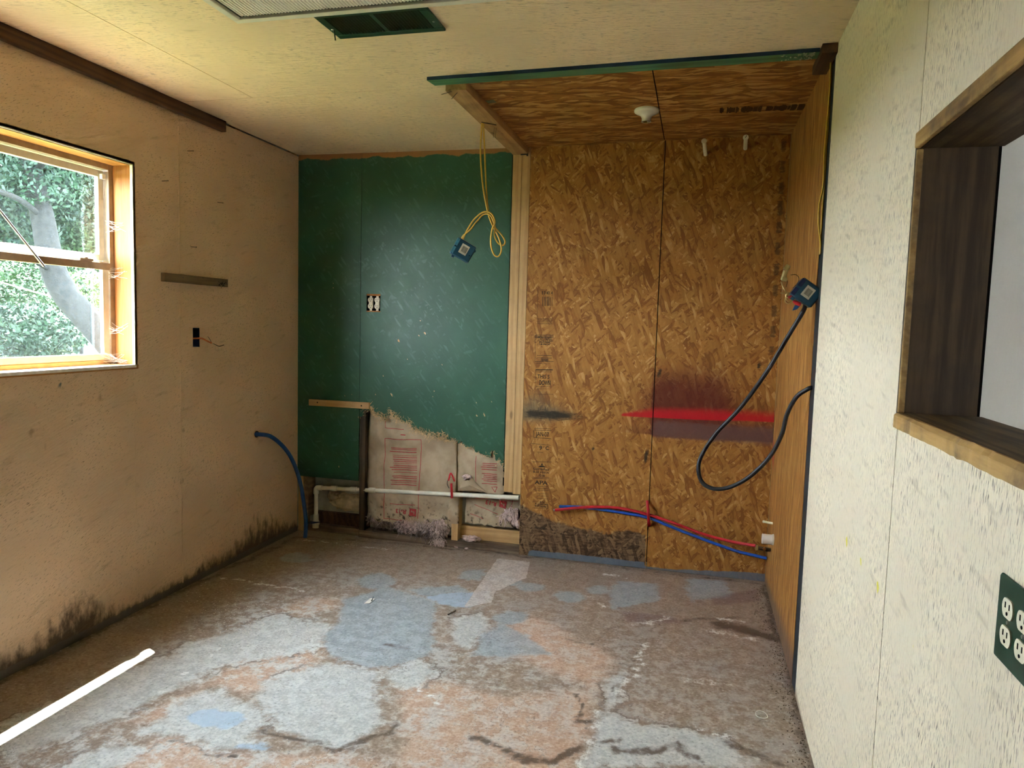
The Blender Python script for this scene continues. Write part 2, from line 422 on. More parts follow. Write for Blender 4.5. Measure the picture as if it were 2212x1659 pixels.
MAT['copper'] = simple('bare_copper', (0.50, 0.24, 0.11), 0.35, 0.5, metal=0.9)
MAT['box_blue'] = simple('box_blue', (0.008, 0.060, 0.10), 0.45, 0.4, var=0.2)
MAT['box_light'] = simple('box_light_blue', (0.06, 0.25, 0.36), 0.45, 0.4, var=0.2)
MAT['box_top'] = simple('box_dusty', (0.26, 0.27, 0.21), 0.7, 0.2, var=0.2)
MAT['box_navy'] = simple('switch_box_blue', (0.004, 0.012, 0.06), 0.4, 0.4, var=0.3)
MAT['sticker'] = simple('sticker', (0.62, 0.56, 0.44), 0.6, 0.2)
MAT['ink'] = simple('ink', (0.03, 0.025, 0.02), 0.7, 0.1)
MAT['yellow_cable'] = simple('yellow_cable', (0.62, 0.38, 0.05), 0.4, 0.4, var=0.1)
MAT['orange_cable'] = simple('orange_cable', (0.62, 0.16, 0.045), 0.45, 0.4)
MAT['white_wire'] = simple('white_wire', (0.72, 0.60, 0.42), 0.45, 0.4)
MAT['red_plastic'] = simple('red_plastic', (0.50, 0.018, 0.028), 0.4, 0.4)
MAT['blue_pipe'] = simple('blue_pipe', (0.012, 0.085, 0.42), 0.4, 0.4)
MAT['blue_pipe_dark'] = simple('blue_pipe_dark', (0.012, 0.085, 0.27), 0.4, 0.4)
MAT['pvc'] = simple('pvc', (0.74, 0.72, 0.62), 0.4, 0.4, var=0.10, nscale=12)
MAT['vinyl'] = simple('window_vinyl', (0.68, 0.64, 0.53), 0.4, 0.4, var=0.06)
MAT['bronze'] = simple('window_bronze', (0.30, 0.22, 0.14), 0.4, 0.5, var=0.12)
MAT['gypsum'] = simple('cut_edge_white', (0.80, 0.77, 0.70), 0.8, 0.1)
MAT['fiberglass'] = simple('fiberglass', (0.60, 0.46, 0.43), 0.95, 0.05, var=0.3, nscale=60)
MAT['fiberglass_dirty'] = simple('fiberglass_dirty', (0.27, 0.21, 0.20), 0.95, 0.05, var=0.5, nscale=40)
MAT['foam'] = simple('spray_foam', (0.60, 0.50, 0.33), 0.85, 0.1, var=0.2, nscale=25, bump=0.4)
MAT['sheathing'] = simple('grey_sheathing', (0.42, 0.41, 0.35), 0.8, 0.1, var=0.25, nscale=9)
MAT['print_red'] = simple('print_red', (0.40, 0.055, 0.06), 0.7, 0.1, var=0.25, nscale=60)
MAT['cobweb'] = simple('cobweb', (0.75, 0.75, 0.72), 0.8, 0.1)
MAT['exterior'] = simple('exterior', (0.45, 0.44, 0.42), 0.8, 0.1)
MAT['flake'] = simple('flake', (0.80, 0.78, 0.72), 0.8, 0.1)
MAT['lens'] = None
def _lens():
    b = NB('light_lens', 0.25, 0.5); b.set('Base Color', (0.92, 0.91, 0.82)); b.set('Transmission Weight', 0.0)
    return b.mat
MAT['lens'] = _lens()
MAT['light_frame'] = simple('light_frame', (0.76, 0.74, 0.64), 0.4, 0.4, var=0.04)

def _kraft():
    b = NB('kraft_paper', 0.75, 0.15)
    n1 = b.noise(b.oc(), 7, 5, 0.6); n2 = b.noise(b.oc(), 38, 3)
    col = b.mix(b.sstep(n1, 0.3, 0.7), (0.36, 0.27, 0.175), (0.50, 0.40, 0.275))
    z = b.n('ShaderNodeSeparateXYZ', {0: b.oc()}).outputs[2]
    lo = b.math('MULTIPLY_ADD', b.math('SUBTRACT', n1, 0.5), 0.25, z)
    col = b.mix(b.math('MULTIPLY', b.sstep(n2, 0.54, 0.66), b.sstep(lo, 0.13, 0.32, 0.92, 0.0)), col, (0.03, 0.022, 0.018))
    b.set('Base Color', col); b.bump(n2, 0.2, 0.003); return b.mat
MAT['kraft'] = _kraft()

def _glass():
    mat = bpy.data.materials.new('dusty_glass'); mat.use_nodes = True; nt = mat.node_tree; N = nt.nodes
    for n in list(N): N.remove(n)
    out = N.new('ShaderNodeOutputMaterial'); tr = N.new('ShaderNodeBsdfTransparent'); tr.inputs[0].default_value = (0.95, 0.975, 0.985, 1)
    gl = N.new('ShaderNodeBsdfGlossy'); gl.inputs['Roughness'].default_value = 0.03; gl.inputs[0].default_value = (0.9, 0.95, 1, 1)
    tl = N.new('ShaderNodeBsdfTranslucent'); tl.inputs[0].default_value = (0.75, 0.90, 1.0, 1)
    tc = N.new('ShaderNodeTexCoord'); nz = N.new('ShaderNodeTexNoise'); nz.inputs['Scale'].default_value = 6; nz.inputs['Detail'].default_value = 6
    nt.links.new(tc.outputs['Object'], nz.inputs['Vector'])
    mr = N.new('ShaderNodeMapRange'); mr.inputs[1].default_value = 0.3; mr.inputs[2].default_value = 0.75; mr.inputs[3].default_value = 0.0008; mr.inputs[4].default_value = 0.0045
    nt.links.new(nz.outputs[0], mr.inputs[0])
    m1 = N.new('ShaderNodeMixShader'); nt.links.new(mr.outputs[0], m1.inputs[0]); nt.links.new(tr.outputs[0], m1.inputs[1]); nt.links.new(tl.outputs[0], m1.inputs[2])
    m2 = N.new('ShaderNodeMixShader'); m2.inputs[0].default_value = 0.05; nt.links.new(m1.outputs[0], m2.inputs[1]); nt.links.new(gl.outputs[0], m2.inputs[2])
    nt.links.new(m2.outputs[0], out.inputs[0]); return mat
MAT['glass'] = _glass()

def _floor():
    b = NB('painted_concrete', 0.42, 0.4); uv = b.uv('XY')
    n1 = b.noise(uv, 5, 5, 0.68); n2 = b.noise(uv, 20, 5, 0.70); n3 = b.noise(uv, 85, 2, 0.6); n4 = b.noise(uv, 1.7, 2, 0.6)
    mot = b.math('MULTIPLY_ADD', n3, 0.45, b.math('MULTIPLY', n2, 0.55))
    col = b.mix(b.sstep(mot, 0.36, 0.64), (0.245, 0.180, 0.130), (0.450, 0.365, 0.295))
    col = b.mix(b.sstep(n1, 0.42, 0.66, 0, 0.5), col, (0.270, 0.215, 0.185))
    col = b.mix(b.field('peach', n1, 1.3, 0.20, 0.80, 0.78), col, b.mix(b.sstep(mot, 0.36, 0.64), (0.54, 0.34, 0.23), (0.74, 0.55, 0.43)))
    gen = b.sstep(b.math('MULTIPLY_ADD', n2, 0.9, n1), 0.86, 1.12, 0, 0.8)
    pcol = b.mix(b.sstep(mot, 0.36, 0.64), (0.45, 0.485, 0.50), (0.70, 0.715, 0.705))
    col = b.mix(b.math('MULTIPLY', gen, b.attr('wear')), col, pcol)
    pf = b.math('MULTIPLY_ADD', b.math('SUBTRACT', n2, 0.5), 1.3, b.attr('pale'))
    pale = b.sstep(pf, 0.25, 0.85, 0, 0.85)
    col = b.mix(pale, col, pcol)
    rim = b.math('MULTIPLY', b.sstep(pf, 0.16, 0.33), b.sstep(pf, 0.33, 0.46, 1.0, 0.0))
    col = b.mix(b.math('MULTIPLY', rim, b.sstep(n1, 0.46, 0.60, 0, 0.8)), col, (0.12, 0.080, 0.055))
    col = b.mix(b.field('blue', n2, 1.1, 0.25, 0.85, 0.80), col, b.mix(b.sstep(mot, 0.36, 0.64), (0.28, 0.340, 0.395), (0.44, 0.510, 0.555)))
    col = b.mix(b.field('bright_blue', n2, 0.9, 0.30, 0.80, 0.80), col, b.mix(n2, (0.33, 0.46, 0.62), (0.50, 0.64, 0.78)))
    col = b.mix(b.field('tape', n2, 0.6, 0.42, 0.58, 0.85), col, b.mix(b.sstep(mot, 0.36, 0.64), (0.46, 0.41, 0.39), (0.74, 0.69, 0.66)))
    col = b.mix(b.field('maroon', n1, 0.6, 0.4, 0.8, 0.5), col, (0.15, 0.085, 0.10))
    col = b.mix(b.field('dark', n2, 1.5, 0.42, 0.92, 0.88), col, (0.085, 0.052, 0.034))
    wf = b.math('MULTIPLY', b.field('white', n2, 2.4, 0.50, 0.95, 1.0), b.sstep(n3, 0.34, 0.50))
    col = b.mix(wf, col, (0.82, 0.83, 0.82))
    cr = b.sstep(b.math('ABSOLUTE', b.math('SUBTRACT', n1, 0.5)), 0.0, 0.006, 0.6, 0.0)
    col = b.mix(b.math('MULTIPLY', cr, b.sstep(n4, 0.42, 0.6)), col, (0.09, 0.060, 0.042))
    col = b.mix(b.sstep(n3, 0.665, 0.70, 0, 0.5), col, (0.74, 0.72, 0.69))
    col = b.mix(b.sstep(n3, 0.335, 0.30, 0, 0.5), col, (0.10, 0.075, 0.06))
    b.set('Base Color', col)
    b.set('Roughness', b.math('MULTIPLY_ADD', n2, 0.30, 0.34))
    b.bump(n2, 0.22, 0.004)
    return b.mat
MAT['floor'] = _floor()

# ------------------------------------------------------------------ setting: floor
REAR = -5.6
def pxpoly(pts): return [tuple(FL(*p)[:2]) for p in pts]
def shapes(polys, w=0.03):
    P = [pxpoly(p) for p in polys]
    def fn(x, y):
        o = np.zeros(x.shape)
        for p in P: o = np.maximum(o, bump01(sd_poly(p, x, y), w))
        return o
    return fn
def strokes(lines):
    L = [(pxpoly(l), w, s) for l, w, s in lines]
    def fn(x, y):
        o = np.zeros(x.shape)
        for l, w, s in L: o = np.maximum(o, s*np.clip(1.0-sd_line(l, x, y)/w, 0, 1))
        return o
    return fn
def ell(cx, cy, rx, ry, n=16): return [(cx+rx*math.cos(2*math.pi*k/n), cy+ry*math.sin(2*math.pi*k/n)) for k in range(n)]
BLUE = [[(740, 1295), (830, 1268), (935, 1298), (945, 1370), (930, 1415), (870, 1438), (790, 1440), (715, 1420), (698, 1370), (735, 1340)],
        ell(815, 1256, 42, 17), ell(1105, 1258, 27, 11), ell(1145, 1268, 30, 11), ell(1070, 1245, 25, 10),
        [(1330, 1255), (1420, 1262), (1425, 1300), (1320, 1318), (1315, 1285)], [(1480, 1248), (1570, 1255), (1575, 1290), (1490, 1300)],
        ell(1232, 1288, 30, 13), ell(1295, 1275, 26, 12), ell(1100, 1335, 36, 14), [(1040, 1372), (1080, 1345), (1150, 1375), (1190, 1418), (1020, 1418)],
        ell(640, 1205, 34, 11), [(1000, 1232), (1050, 1228), (1040, 1255), (990, 1252)], [(880, 1275), (985, 1262), (1010, 1278), (925, 1290)]]
PALE = [[(0, 1570), (180, 1490), (400, 1395), (600, 1330), (720, 1345), (700, 1400), (600, 1420), (470, 1440), (300, 1530), (130, 1600), (0, 1650)],
        [(300, 1587), (400, 1500), (470, 1490), (580, 1535), (545, 1605), (500, 1625), (400, 1605)],
        [(560, 1470), (700, 1430), (830, 1450), (800, 1500), (830, 1560), (760, 1610), (690, 1605), (600, 1570), (560, 1530)],
        [(1290, 1545), (1400, 1560), (1560, 1590), (1600, 1620), (1650, 1659), (1255, 1659), (1275, 1600)],
        [(830, 1450), (900, 1430), (960, 1445), (900, 1490), (850, 1490)], [(980, 1340), (1040, 1320), (1060, 1360), (1010, 1400), (970, 1390)],
        [(1310, 1460), (1350, 1440), (1345, 1520), (1310, 1540)], [(150, 1645), (240, 1600), (330, 1610), (260, 1659), (120, 1680)]]
PEACH = [[(430, 1480), (540, 1400), (690, 1345), (705, 1400), (660, 1460), (570, 1500)], [(200, 1700), (330, 1595), (560, 1640), (700, 1620), (830, 1640), (900, 1720)],
         [(850, 1480), (960, 1470), (1090, 1500), (1270, 1490), (1285, 1560), (1260, 1640), (1240, 1740), (840, 1740), (870, 1560)],
         [(600, 1320), (670, 1290), (735, 1295), (720, 1315), (650, 1330)], [(280, 1560), (500, 1440), (640, 1420), (420, 1500), (330, 1570)],
         [(1060, 1370), (1150, 1330), (1250, 1380), (1330, 1420), (1290, 1490), (1150, 1440)]]
DARK = [([(330, 1608), (500, 1632), (560, 1612)], 0.012, 0.9), ([(560, 1575), (640, 1600), (690, 1597), (720, 1617), (770, 1600), (840, 1585), (852, 1565)], 0.035, 0.95),
        ([(1020, 1600), (1100, 1630), (1190, 1645), (1260, 1612)], 0.045, 1.0), ([(1230, 1500), (1258, 1530), (1245, 1560), (1285, 1560)], 0.025, 1.0),
        ([(1560, 1350), (1620, 1362), (1700, 1385)], 0.10, 1.15), ([(1480, 1340), (1600, 1335)], 0.06, 0.8), ([(1430, 1345), (1385, 1400), (1330, 1490), (1305, 1540)], 0.012, 0.9),
        ([(1330, 1622), (1460, 1610), (1500, 1640)], 0.05, 0.95), ([(1300, 1610), (1340, 1600)], 0.035, 0.9), ([(1560, 1600), (1680, 1650)], 0.05, 0.85),
        ([(1230, 1380), (1270, 1390), (1340, 1350)], 0.02, 0.8), ([(820, 1390), (880, 1400)], 0.04, 0.8), ([(1080, 1395), (1140, 1372)], 0.012, 0.8),
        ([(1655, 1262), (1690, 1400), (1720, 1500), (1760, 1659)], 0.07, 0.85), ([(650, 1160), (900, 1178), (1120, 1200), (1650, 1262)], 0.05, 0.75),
        ([(640, 1160), (480, 1235), (300, 1320), (0, 1475)], 0.09, 0.8), ([(1290, 1548), (1480, 1575), (1560, 1592)], 0.02, 0.7)]  # first stroke here paints the shadow along the foot of the left wall
WHITE = [([(1555, 1336), (1610, 1345)], 0.03, 1.0), ([(1545, 1362), (1620, 1380)], 0.04, 1.0), ([(1310, 1240), (1350, 1248)], 0.03, 0.9), ([(1270, 1290), (1320, 1320)], 0.03, 0.9),
         ([(1370, 1350), (1440, 1335)], 0.04, 0.9), ([(475, 1247), (655, 1276)], 0.012, 1.25), ([(655, 1276), (560, 1340), (300, 1533)], 0.010, 0.9),
         ([(645, 1165), (830, 1185)], 0.014, 1.0), ([(190, 1400), (330, 1430)], 0.010, 0.8), ([(890, 1472), (950, 1532)], 0.012, 1.05), ([(1340, 1500), (1400, 1390)], 0.035, 0.9),
         ([(1300, 1545), (1260, 1659)], 0.03, 0.95), ([(1500, 1475), (1560, 1480)], 0.05, 0.8), ([(1490, 1570), (1600, 1600)], 0.03, 0.9)]
gx = cuts(0.0, W, 0.016); gx = [-0.13]+gx+steps(3.0, 5.4, 0.4); gy = cuts(-2.9, 0.0, 0.016); gy = steps(REAR, -3.1, 0.3)+gy+[0.13]
_wc = {}
def warped(fn):
    def g(x, y):
        if 'w' not in _wc or len(_wc['w'][0]) != len(x):
            V_ = [Vector((a*6, b*6, 0)) for a, b in zip(x, y)]
            wx = np.array([mnoise.noise(v)+0.6*mnoise.noise(v*3.1)+0.4*mnoise.noise(v*7.3) for v in V_]); wy = np.array([mnoise.noise(v+Vector((9, 4, 2)))+0.6*mnoise.noise(v*3.1+Vector((3, 1, 7)))+0.4*mnoise.noise(v*7.3+Vector((2, 5, 1))) for v in V_])
            _wc['w'] = (wx, wy)
        wx, wy = _wc['w']; return fn(x+0.030*wx, y+0.030*wy)
    return g
flo = sheet('floor', gx, gy, lambda u, v, w: (u, v, -w), 0.12, MAT['floor'], attrs={
    'blue': warped(shapes(BLUE, 0.03)), 'pale': warped(shapes(PALE, 0.045)), 'peach': warped(shapes(PEACH, 0.08)), 'dark': warped(strokes(DARK)), 'white': warped(strokes([(l, w*1.5, k*0.9) for l, w, k in WHITE])),
    'bright_blue': warped(shapes([[(915, 1288), (960, 1284), (1062, 1275), (1066, 1298), (1010, 1313), (945, 1304)], ell(465, 1553, 62, 22), ell(545, 1612, 38, 10)], 0.02)),
    'tape': shapes([[(1075, 1206), (1145, 1214), (1137, 1248), (1070, 1278), (1062, 1302), (1002, 1312), (1030, 1270)]], 0.01),
    'maroon': shapes([[(1340, 1318), (1450, 1330), (1500, 1350), (1350, 1345)], [(1530, 1290), (1640, 1270), (1650, 1300), (1540, 1310)]], 0.05),
    'wear': lambda x, y: np.clip(1.2-0.40*np.clip(x-0.3, 0, 3)*0.9, 0.30, 1)*np.clip((x-0.25)/0.25, 0, 1)*np.clip((-y-0.35)/0.9, 0.10, 1)})
tag(flo, 'worn concrete slab with patches of blue, peach and white paint', 'floor', kind='structure')

# ------------------------------------------------------------------ setting: ceiling
ceil = MB().box(-0.285, 5.5, REAR-0.2, 0.45, 2.50, 2.62).build('ceiling', MAT['exterior'])
tag(ceil, 'painted strand board ceiling with bare boards over the alcove', 'ceiling', kind='structure')
def cto(u, v, w): return (u, v, H+w)
sheet('ceiling_panel', steps(0.0, 0.4185, 0.42), steps(REAR, -1.102, 0.9), cto, 0.011, MAT['paint_ceiling'], ceil)
sheet('ceiling_panel', [0.0, 0.4215, 1.405], [-1.098, -0.5, 0.0], cto, 0.011, MAT['paint_ceiling'], ceil)
sheet('ceiling_panel', [0.4215, 1.405, 2.945], [-2.318, -1.8, -1.22, -1.102], cto, 0.011, MAT['paint_ceiling'], ceil, skip=lambda u, v: u > 1.405 and v > -1.22)
sheet('ceiling_panel', [0.4215, 1.7, 2.945], [REAR, -3.54, -2.322], cto, 0.011, MAT['paint_ceiling'], ceil)
def acto(u, v, w): return (u, v, H+w+0.022*(u-1.5)/1.445)
osbc1 = sheet('osb_ceiling_panel', [1.408, 1.8, 2.2785], [-1.217, -0.6, 0.0], acto, 0.011, MAT['osb_ceiling'], ceil)
osbc2 = sheet('osb_ceiling_panel', [2.2835, 2.6, 2.945], [-1.217, -0.6, 0.0], acto, 0.011, MAT['osb_ceiling'], ceil)
MB().box(2.27, 2.30, -1.237, 0, 2.457, 2.50).build('joist', MAT['hole'], ceil)

# faint printed marks and a paint dab on the bare ceiling boards
mk = MB(); rk_ = random.Random(21); px = 1520
while px < 1742:
    g_ = rk_.uniform(1.5, 4.5); h_ = rk_.choice([8, 10, 13]); py = 240-(px-1520)*0.028
    if rk_.random() < 0.72 and px > 1555:
        a_, b_ = CE(px, py-h_/2, 2.455), CE(px+g_*0.6, py+h_/2, 2.455); zz = H+0.022*((a_.x+b_.x)/2-1.5)/1.445-0.0006
        mk.add([(a_.x, a_.y, zz), (b_.x, a_.y, zz), (b_.x, b_.y, zz), (a_.x, b_.y, zz)], [(0, 1, 2, 3)])
    px += g_
mk.build('stamp_lettering', simple('faded_ink', (0.085, 0.045, 0.018), 0.7, 0.1), osbc2, recalc=False)
q_ = CE(1060, 219, 2.4405); MB().prism([(q_.x-0.022, q_.y-0.018, 2.4402), (q_.x+0.020, q_.y-0.020, 2.4408), (q_.x+0.022, q_.y+0.018, 2.4408), (q_.x-0.018, q_.y+0.02, 2.4402)], (0, 0, -0.0012)).build('paint_dab', simple('pale_green_dab', (0.22, 0.25, 0.15), 0.6), osbc1)

# ------------------------------------------------------------------ setting: left wall
WY0, WY1, WZ0, WZ1 = -2.24, -1.400, 1.172, 2.075
def win_hole(m=0.0): return lambda u, v: WY0-m < u < WY1+m and WZ0-m < v < WZ1+m
wl = sheet('wall_left', [REAR-0.1, WY0-0.02, WY1+0.02, 0.13], [-0.12, WZ0-0.02, WZ1+0.02, 2.52], lambda u, v, w: (-0.135-w*0+0.0-w, u, v), 0.03, MAT['exterior'], skip=win_hole(0.02))
tag(wl, 'tan painted strand board wall with the window', 'wall', kind='structure')
def lto(u, v, w): return (-w, u, v)
def _mold(u, v):
    h = 0.075+0.20*np.exp(-((u+1.75)/0.16)**2)+0.19*np.exp(-((u+0.42)/0.26)**2)+0.09*np.exp(-((u+2.15)/0.15)**2)+0.06*np.exp(-((u+0.9)/0.1)**2)
    return np.clip(1.05-v/h/1.6, 0, 1)
def _dots(*ps, wall='l'):
    Q = [((LW(*p[:2]) if wall == 'l' else RW(*p[:2])), p[2]) for p in ps]
    def fn(u, v):
        o = np.zeros(u.shape)
        for q, r in Q: o = np.maximum(o, np.clip(1.0-np.hypot((u-q.y), (v-q.z)*0.7)/r/2, 0, 1))
        return o
    return fn
LA = {'mold': _mold, 'kick': lambda u, v: bump01(v-0.035, 0.02), 'blue_dab': _dots((128, 828, 0.012), (127, 836, 0.012)),
      'smudge': _dots((68, 936, 0.016), (440, 996, 0.009), (100, 965, 0.010), (215, 858, 0.014), (395, 930, 0.012), (393, 1040, 0.014), (560, 868, 0.010), (556, 945, 0.012), (390, 960, 0.010))}
sheet('wall_panel', steps(REAR, -3.548, 0.5), steps(0, 2.46, 0.6), lto, 0.011, MAT['paint_left'], wl, attrs=LA)
sheet('wall_panel', cuts(-3.542, -1.0975, 0.02, WY0, WY1), cuts(0, 2.46, 0.02, WZ0, WZ1), lto, 0.011, MAT['paint_left'], wl, skip=win_hole(), attrs=LA)
SWY0, SWY1, SWZ0, SWZ1 = -1.004, -0.950, 1.243, 1.343
sheet('wall_panel', cuts(-1.0945, 0.0, 0.02, SWY0, SWY1), cuts(0, 2.431, 0.02, SWZ0, SWZ1), lto, 0.011, MAT['paint_left'], wl, skip=lambda u, v: SWY0 < u < SWY1 and SWZ0 < v < SWZ1, attrs=LA)
MB().tube([(-0.001, -1.096, 0.03), (-0.001, -1.096, 2.44)], 0.0035, 6).build('seam_bead', MAT['gypsum'] if False else MAT['paint_left'], wl)
MB().tube([(-0.001, -1.404, 0.05), (-0.001, -1.404, 1.150)], 0.0022, 6).build('seam_bead', MAT['paint_left'], wl)
for y in (-3.545, -1.096, -0.61, -0.02):
    MB().box(-0.135, -0.0115, y-0.019, y+0.019, 0.04, 2.46).build('stud', MAT['pine'], wl)
MB().box(-0.135, -0.0115, REAR, 0.0, 0.0, 0.038).build('bottom_plate', MAT['pine_y'], wl)

# window
win = thing('window_1', 'single-hung window with orange wood lining in the tan wall', 'window', kind='structure')
for nm, bx, mt in (('side_lining', (-0.112, 0.0, WY1, WY1+0.019, WZ0, WZ1), 'cedar_z'), ('side_lining', (-0.112, 0.0, WY0-0.019, WY0, WZ0, WZ1), 'cedar_z'),
                   ('head_lining', (-0.112, 0.0, WY0-0.019, WY1+0.019, WZ1, WZ1+0.019), 'cedar_y'), ('sill_lining', (-0.112, 0.004, WY0-0.019, WY1+0.019, WZ0-0.019, WZ0), 'cedar_y')):
    MB().box(*bx).build(nm, MAT[mt], win, bevel=0.0015)
# raw white edge of the wall board round the opening
e = MB()
e.box(-0.010, 0.0025, WY1-0.0005, WY1+0.005, WZ0-0.004, WZ1); e.box(-0.010, 0.005, WY0-0.005, WY1+0.005, WZ0-0.012, WZ0+0.001); e.box(-0.010, 0.0025, WY0-0.005, WY1+0.005, WZ1, WZ1+0.005)
e.build('board_edge', MAT['gypsum'], win)
def frame_ring(b, x0, x1, y0, y1, z0, z1, t, mi=0, tb=None, tt=None):
    tb = tb or t; tt = tt or t
    b.box(x0, x1, y0, y0+t, z0, z1, mi); b.box(x0, x1, y1-t, y1, z0, z1, mi)
    b.box(x0, x1, y0+t, y1-t, z0, z0+tb, mi); b.box(x0, x1, y0+t, y1-t, z1-tt, z1, mi)
frame_ring_b = MB(); frame_ring(frame_ring_b, -0.160, -0.104, WY0-0.015, WY1+0.015, WZ0-0.012, WZ1+0.015, 0.040, tb=0.032, tt=0.040)
frame_ring_b.build('frame', MAT['bronze'], win, bevel=0.002)
MB().box(-0.108, -0.1045, WY1-0.013, WY1, WZ0+0.001, WZ1).build('stop_strip', MAT['cedar_z'], win)
b = MB(); frame_ring(b, -0.148, -0.128, WY0+0.018, WY1-0.030, 1.640, WZ1-0.030, 0.030); up = b.build('upper_sash', MAT['vinyl'], win, bevel=0.002)
b = MB(); b.box(-0.142, -0.139, WY0+0.05, WY1-0.062, 1.672, WZ1-0.062); b.build('pane', MAT['glass'], up)
b = MB(); frame_ring(b, -0.126, -0.108, WY0+0.018, WY1-0.030, WZ0+0.019, 1.640, 0.034, tb=0.030, tt=0.034); lo = b.build('lower_sash', MAT['vinyl'], win, bevel=0.002)
b = MB(); b.box(-0.119, -0.116, WY0+0.05, WY1-0.066, WZ0+0.05, 1.606); b.build('pane', MAT['glass'], lo)
b = MB(); b.box(-0.109, -0.098, WY0+0.02, WY1-0.03, 1.600, 1.632); b.build('meeting_rail', MAT['bronze'], lo, bevel=0.002)
b = MB(); b.box(-0.110, -0.092, -1.60, -1.53, 1.632, 1.642); b.lathe([(0.010, 0), (0.010, 0.006), (0.004, 0.010)], (-0.100, -1.565, 1.642), (0, 0, 1), 12); b.build('sash_lock', MAT['bronze'], lo)
b = MB(); b.box(-0.127, -0.112, WY1-0.052, WY1-0.032, WZ1-0.068, WZ1-0.046); b.build('corner_block', MAT['white_plastic'], up)
rr = random.Random(3)
for k, (y, z) in enumerate([(-1.43, 1.80), (-1.425, 1.585), (-1.43, 1.34), (-1.43, 1.20), (-1.47, 1.20)]):
    cb = MB()
    for i in range(9):
        p0 = Vector((-0.104, y+rr.uniform(-0.02, 0.01), z+rr.uniform(-0.03, 0.03))); p1 = Vector((-0.03-rr.uniform(0, 0.05), WY1-0.002, z+rr.uniform(-0.03, 0.03)))
        cb.tube(spline([p0, (p0+p1)/2-Vector((0, 0.004, 0.012*rr.random())), p1], 4), 0.0005, 4)
    tag(cb.build('cobweb', MAT['cobweb'], win), kind='stuff')

# ------------------------------------------------------------------ setting: back wall
wb = MB().box(-0.14, 5.5, 0.105, 0.13, -0.12, 2.52).build('wall_back', MAT['sheathing'])
tag(wb, 'back wall half green painted board, half bare strand board', 'wall', kind='structure')
def bto(u, v, w): return (u, w, v)
def wz(px, py): p = BW(px, py); return p.x, p.z
def _red(u, v):
    x0, z0 = wz(1335, 897); x1, z1 = wz(1700, 912)
    zl = z0+(z1-z0)*(u-x0)/(x1-x0)
    grow = np.clip((u-x0)/0.22, 0, 1)
    d = v-zl
    return np.where(d < 0, np.clip(1+d/0.012, 0, 1), np.clip(1-d/(0.018+0.085*grow), 0, 1))*np.clip((u-x0)/0.03, 0, 1)
def _maroon(u, v):
    x0, z0 = wz(1380, 800); d = v-0.80
    g = np.exp(-((u-2.46)/0.30)**4)*np.exp(-((v-0.95)/0.23)**2)*1.0
    g2 = np.where(d > 0, np.exp(-d/0.13), 0)*np.clip((u-2.0)/0.25, 0, 1)*1.0
    cut = np.where(u < 2.28, 0.55, 1.0)
    return np.maximum(g, g2)*cut*np.where(v > 0.79, 1, 0)
def _grey(u, v):
    zl = wz(1400, 905)[1]; a = bump01(np.abs(v-(zl-0.055))-0.05, 0.02)
    return a*np.clip((u-2.26)/0.05, 0, 1)
def _soot(u, v):
    zc = wz(1200, 897)[1]; kn = np.zeros(u.shape)
    for (px, py, a_, b_) in ((1396, 985, 0.010, 0.055), (1280, 970, 0.008, 0.02), (1640, 790, 0.010, 0.02), (1424, 806, 0.010, 0.03)):
        q_ = wz(px, py); kn = np.maximum(kn, 1.3*np.exp(-((u-q_[0]-(v-q_[1])*0.15)/a_)**2-((v-q_[1])/b_)**2))
    return np.maximum(kn, np.clip(1.25-np.abs(v-zc)/0.036, 0, 1)*np.clip((u-1.51)/0.05, 0, 1)*np.clip((1.98-u)/0.22, 0, 1))
def _bluish(u, v):
    zc = wz(1200, 897)[1]; d = v-zc
    return np.where(d > 0, np.exp(-d/0.11), np.exp(d/0.05))*np.exp(-((u-1.58)/0.26)**2)
def _rot(u, v):
    top = 0.235+0.03*np.sin(u*9)-0.06*np.clip((u-1.9)/0.4, 0, 1)+0.05*np.clip((1.62-u)/0.1, 0, 1)
    a = bump01(v-top, 0.045)
    return np.where(u < 2.283, a, 0.30*bump01(v-0.10, 0.05))
def _base(u, v):
    return np.where(u < 2.283, bump01(v-0.042, 0.012)*np.clip((u-1.55)/0.05, 0, 1), bump01(v-(0.018+0.03*np.clip((u-2.45)/0.4, 0, 1)), 0.012))
def _ink(u, v):
    a = np.clip(1-np.abs(u-(W-0.035))/0.045, 0, 1)*np.clip((v-1.2)/0.1, 0, 1)*np.where((v*9 % 1) > 0.35, 1, 0.4)
    return a
BA = {'red': _red, 'maroon': _maroon, 'grey': _grey, 'soot': _soot, 'bluish': _bluish, 'rot': _rot, 'base_paint': _base, 'ink': _ink}
op1 = sheet('osb_panel', cuts(1.518, 2.2835, 0.014), cuts(0.004, 2.47, 0.014), bto, 0.011, MAT['osb_back'], wb, attrs=BA)
op2 = sheet('osb_panel', cuts(2.2885, W-0.001, 0.014), cuts(0.004, 2.475, 0.014), bto, 0.011, MAT['osb_back'], wb, attrs=BA)
MB().box(2.265, 2.305, 0.0115, 0.105, 0.04, 2.5).build('stud', MAT['hole'], wb)
# green panels
OUT = (0.483, 0.577, 1.460, 1.572)
green1 = sheet('green_panel', [0.001, 0.4395], [0.372, 1.4, 2.455], bto, 0.011, MAT['green'], wb)
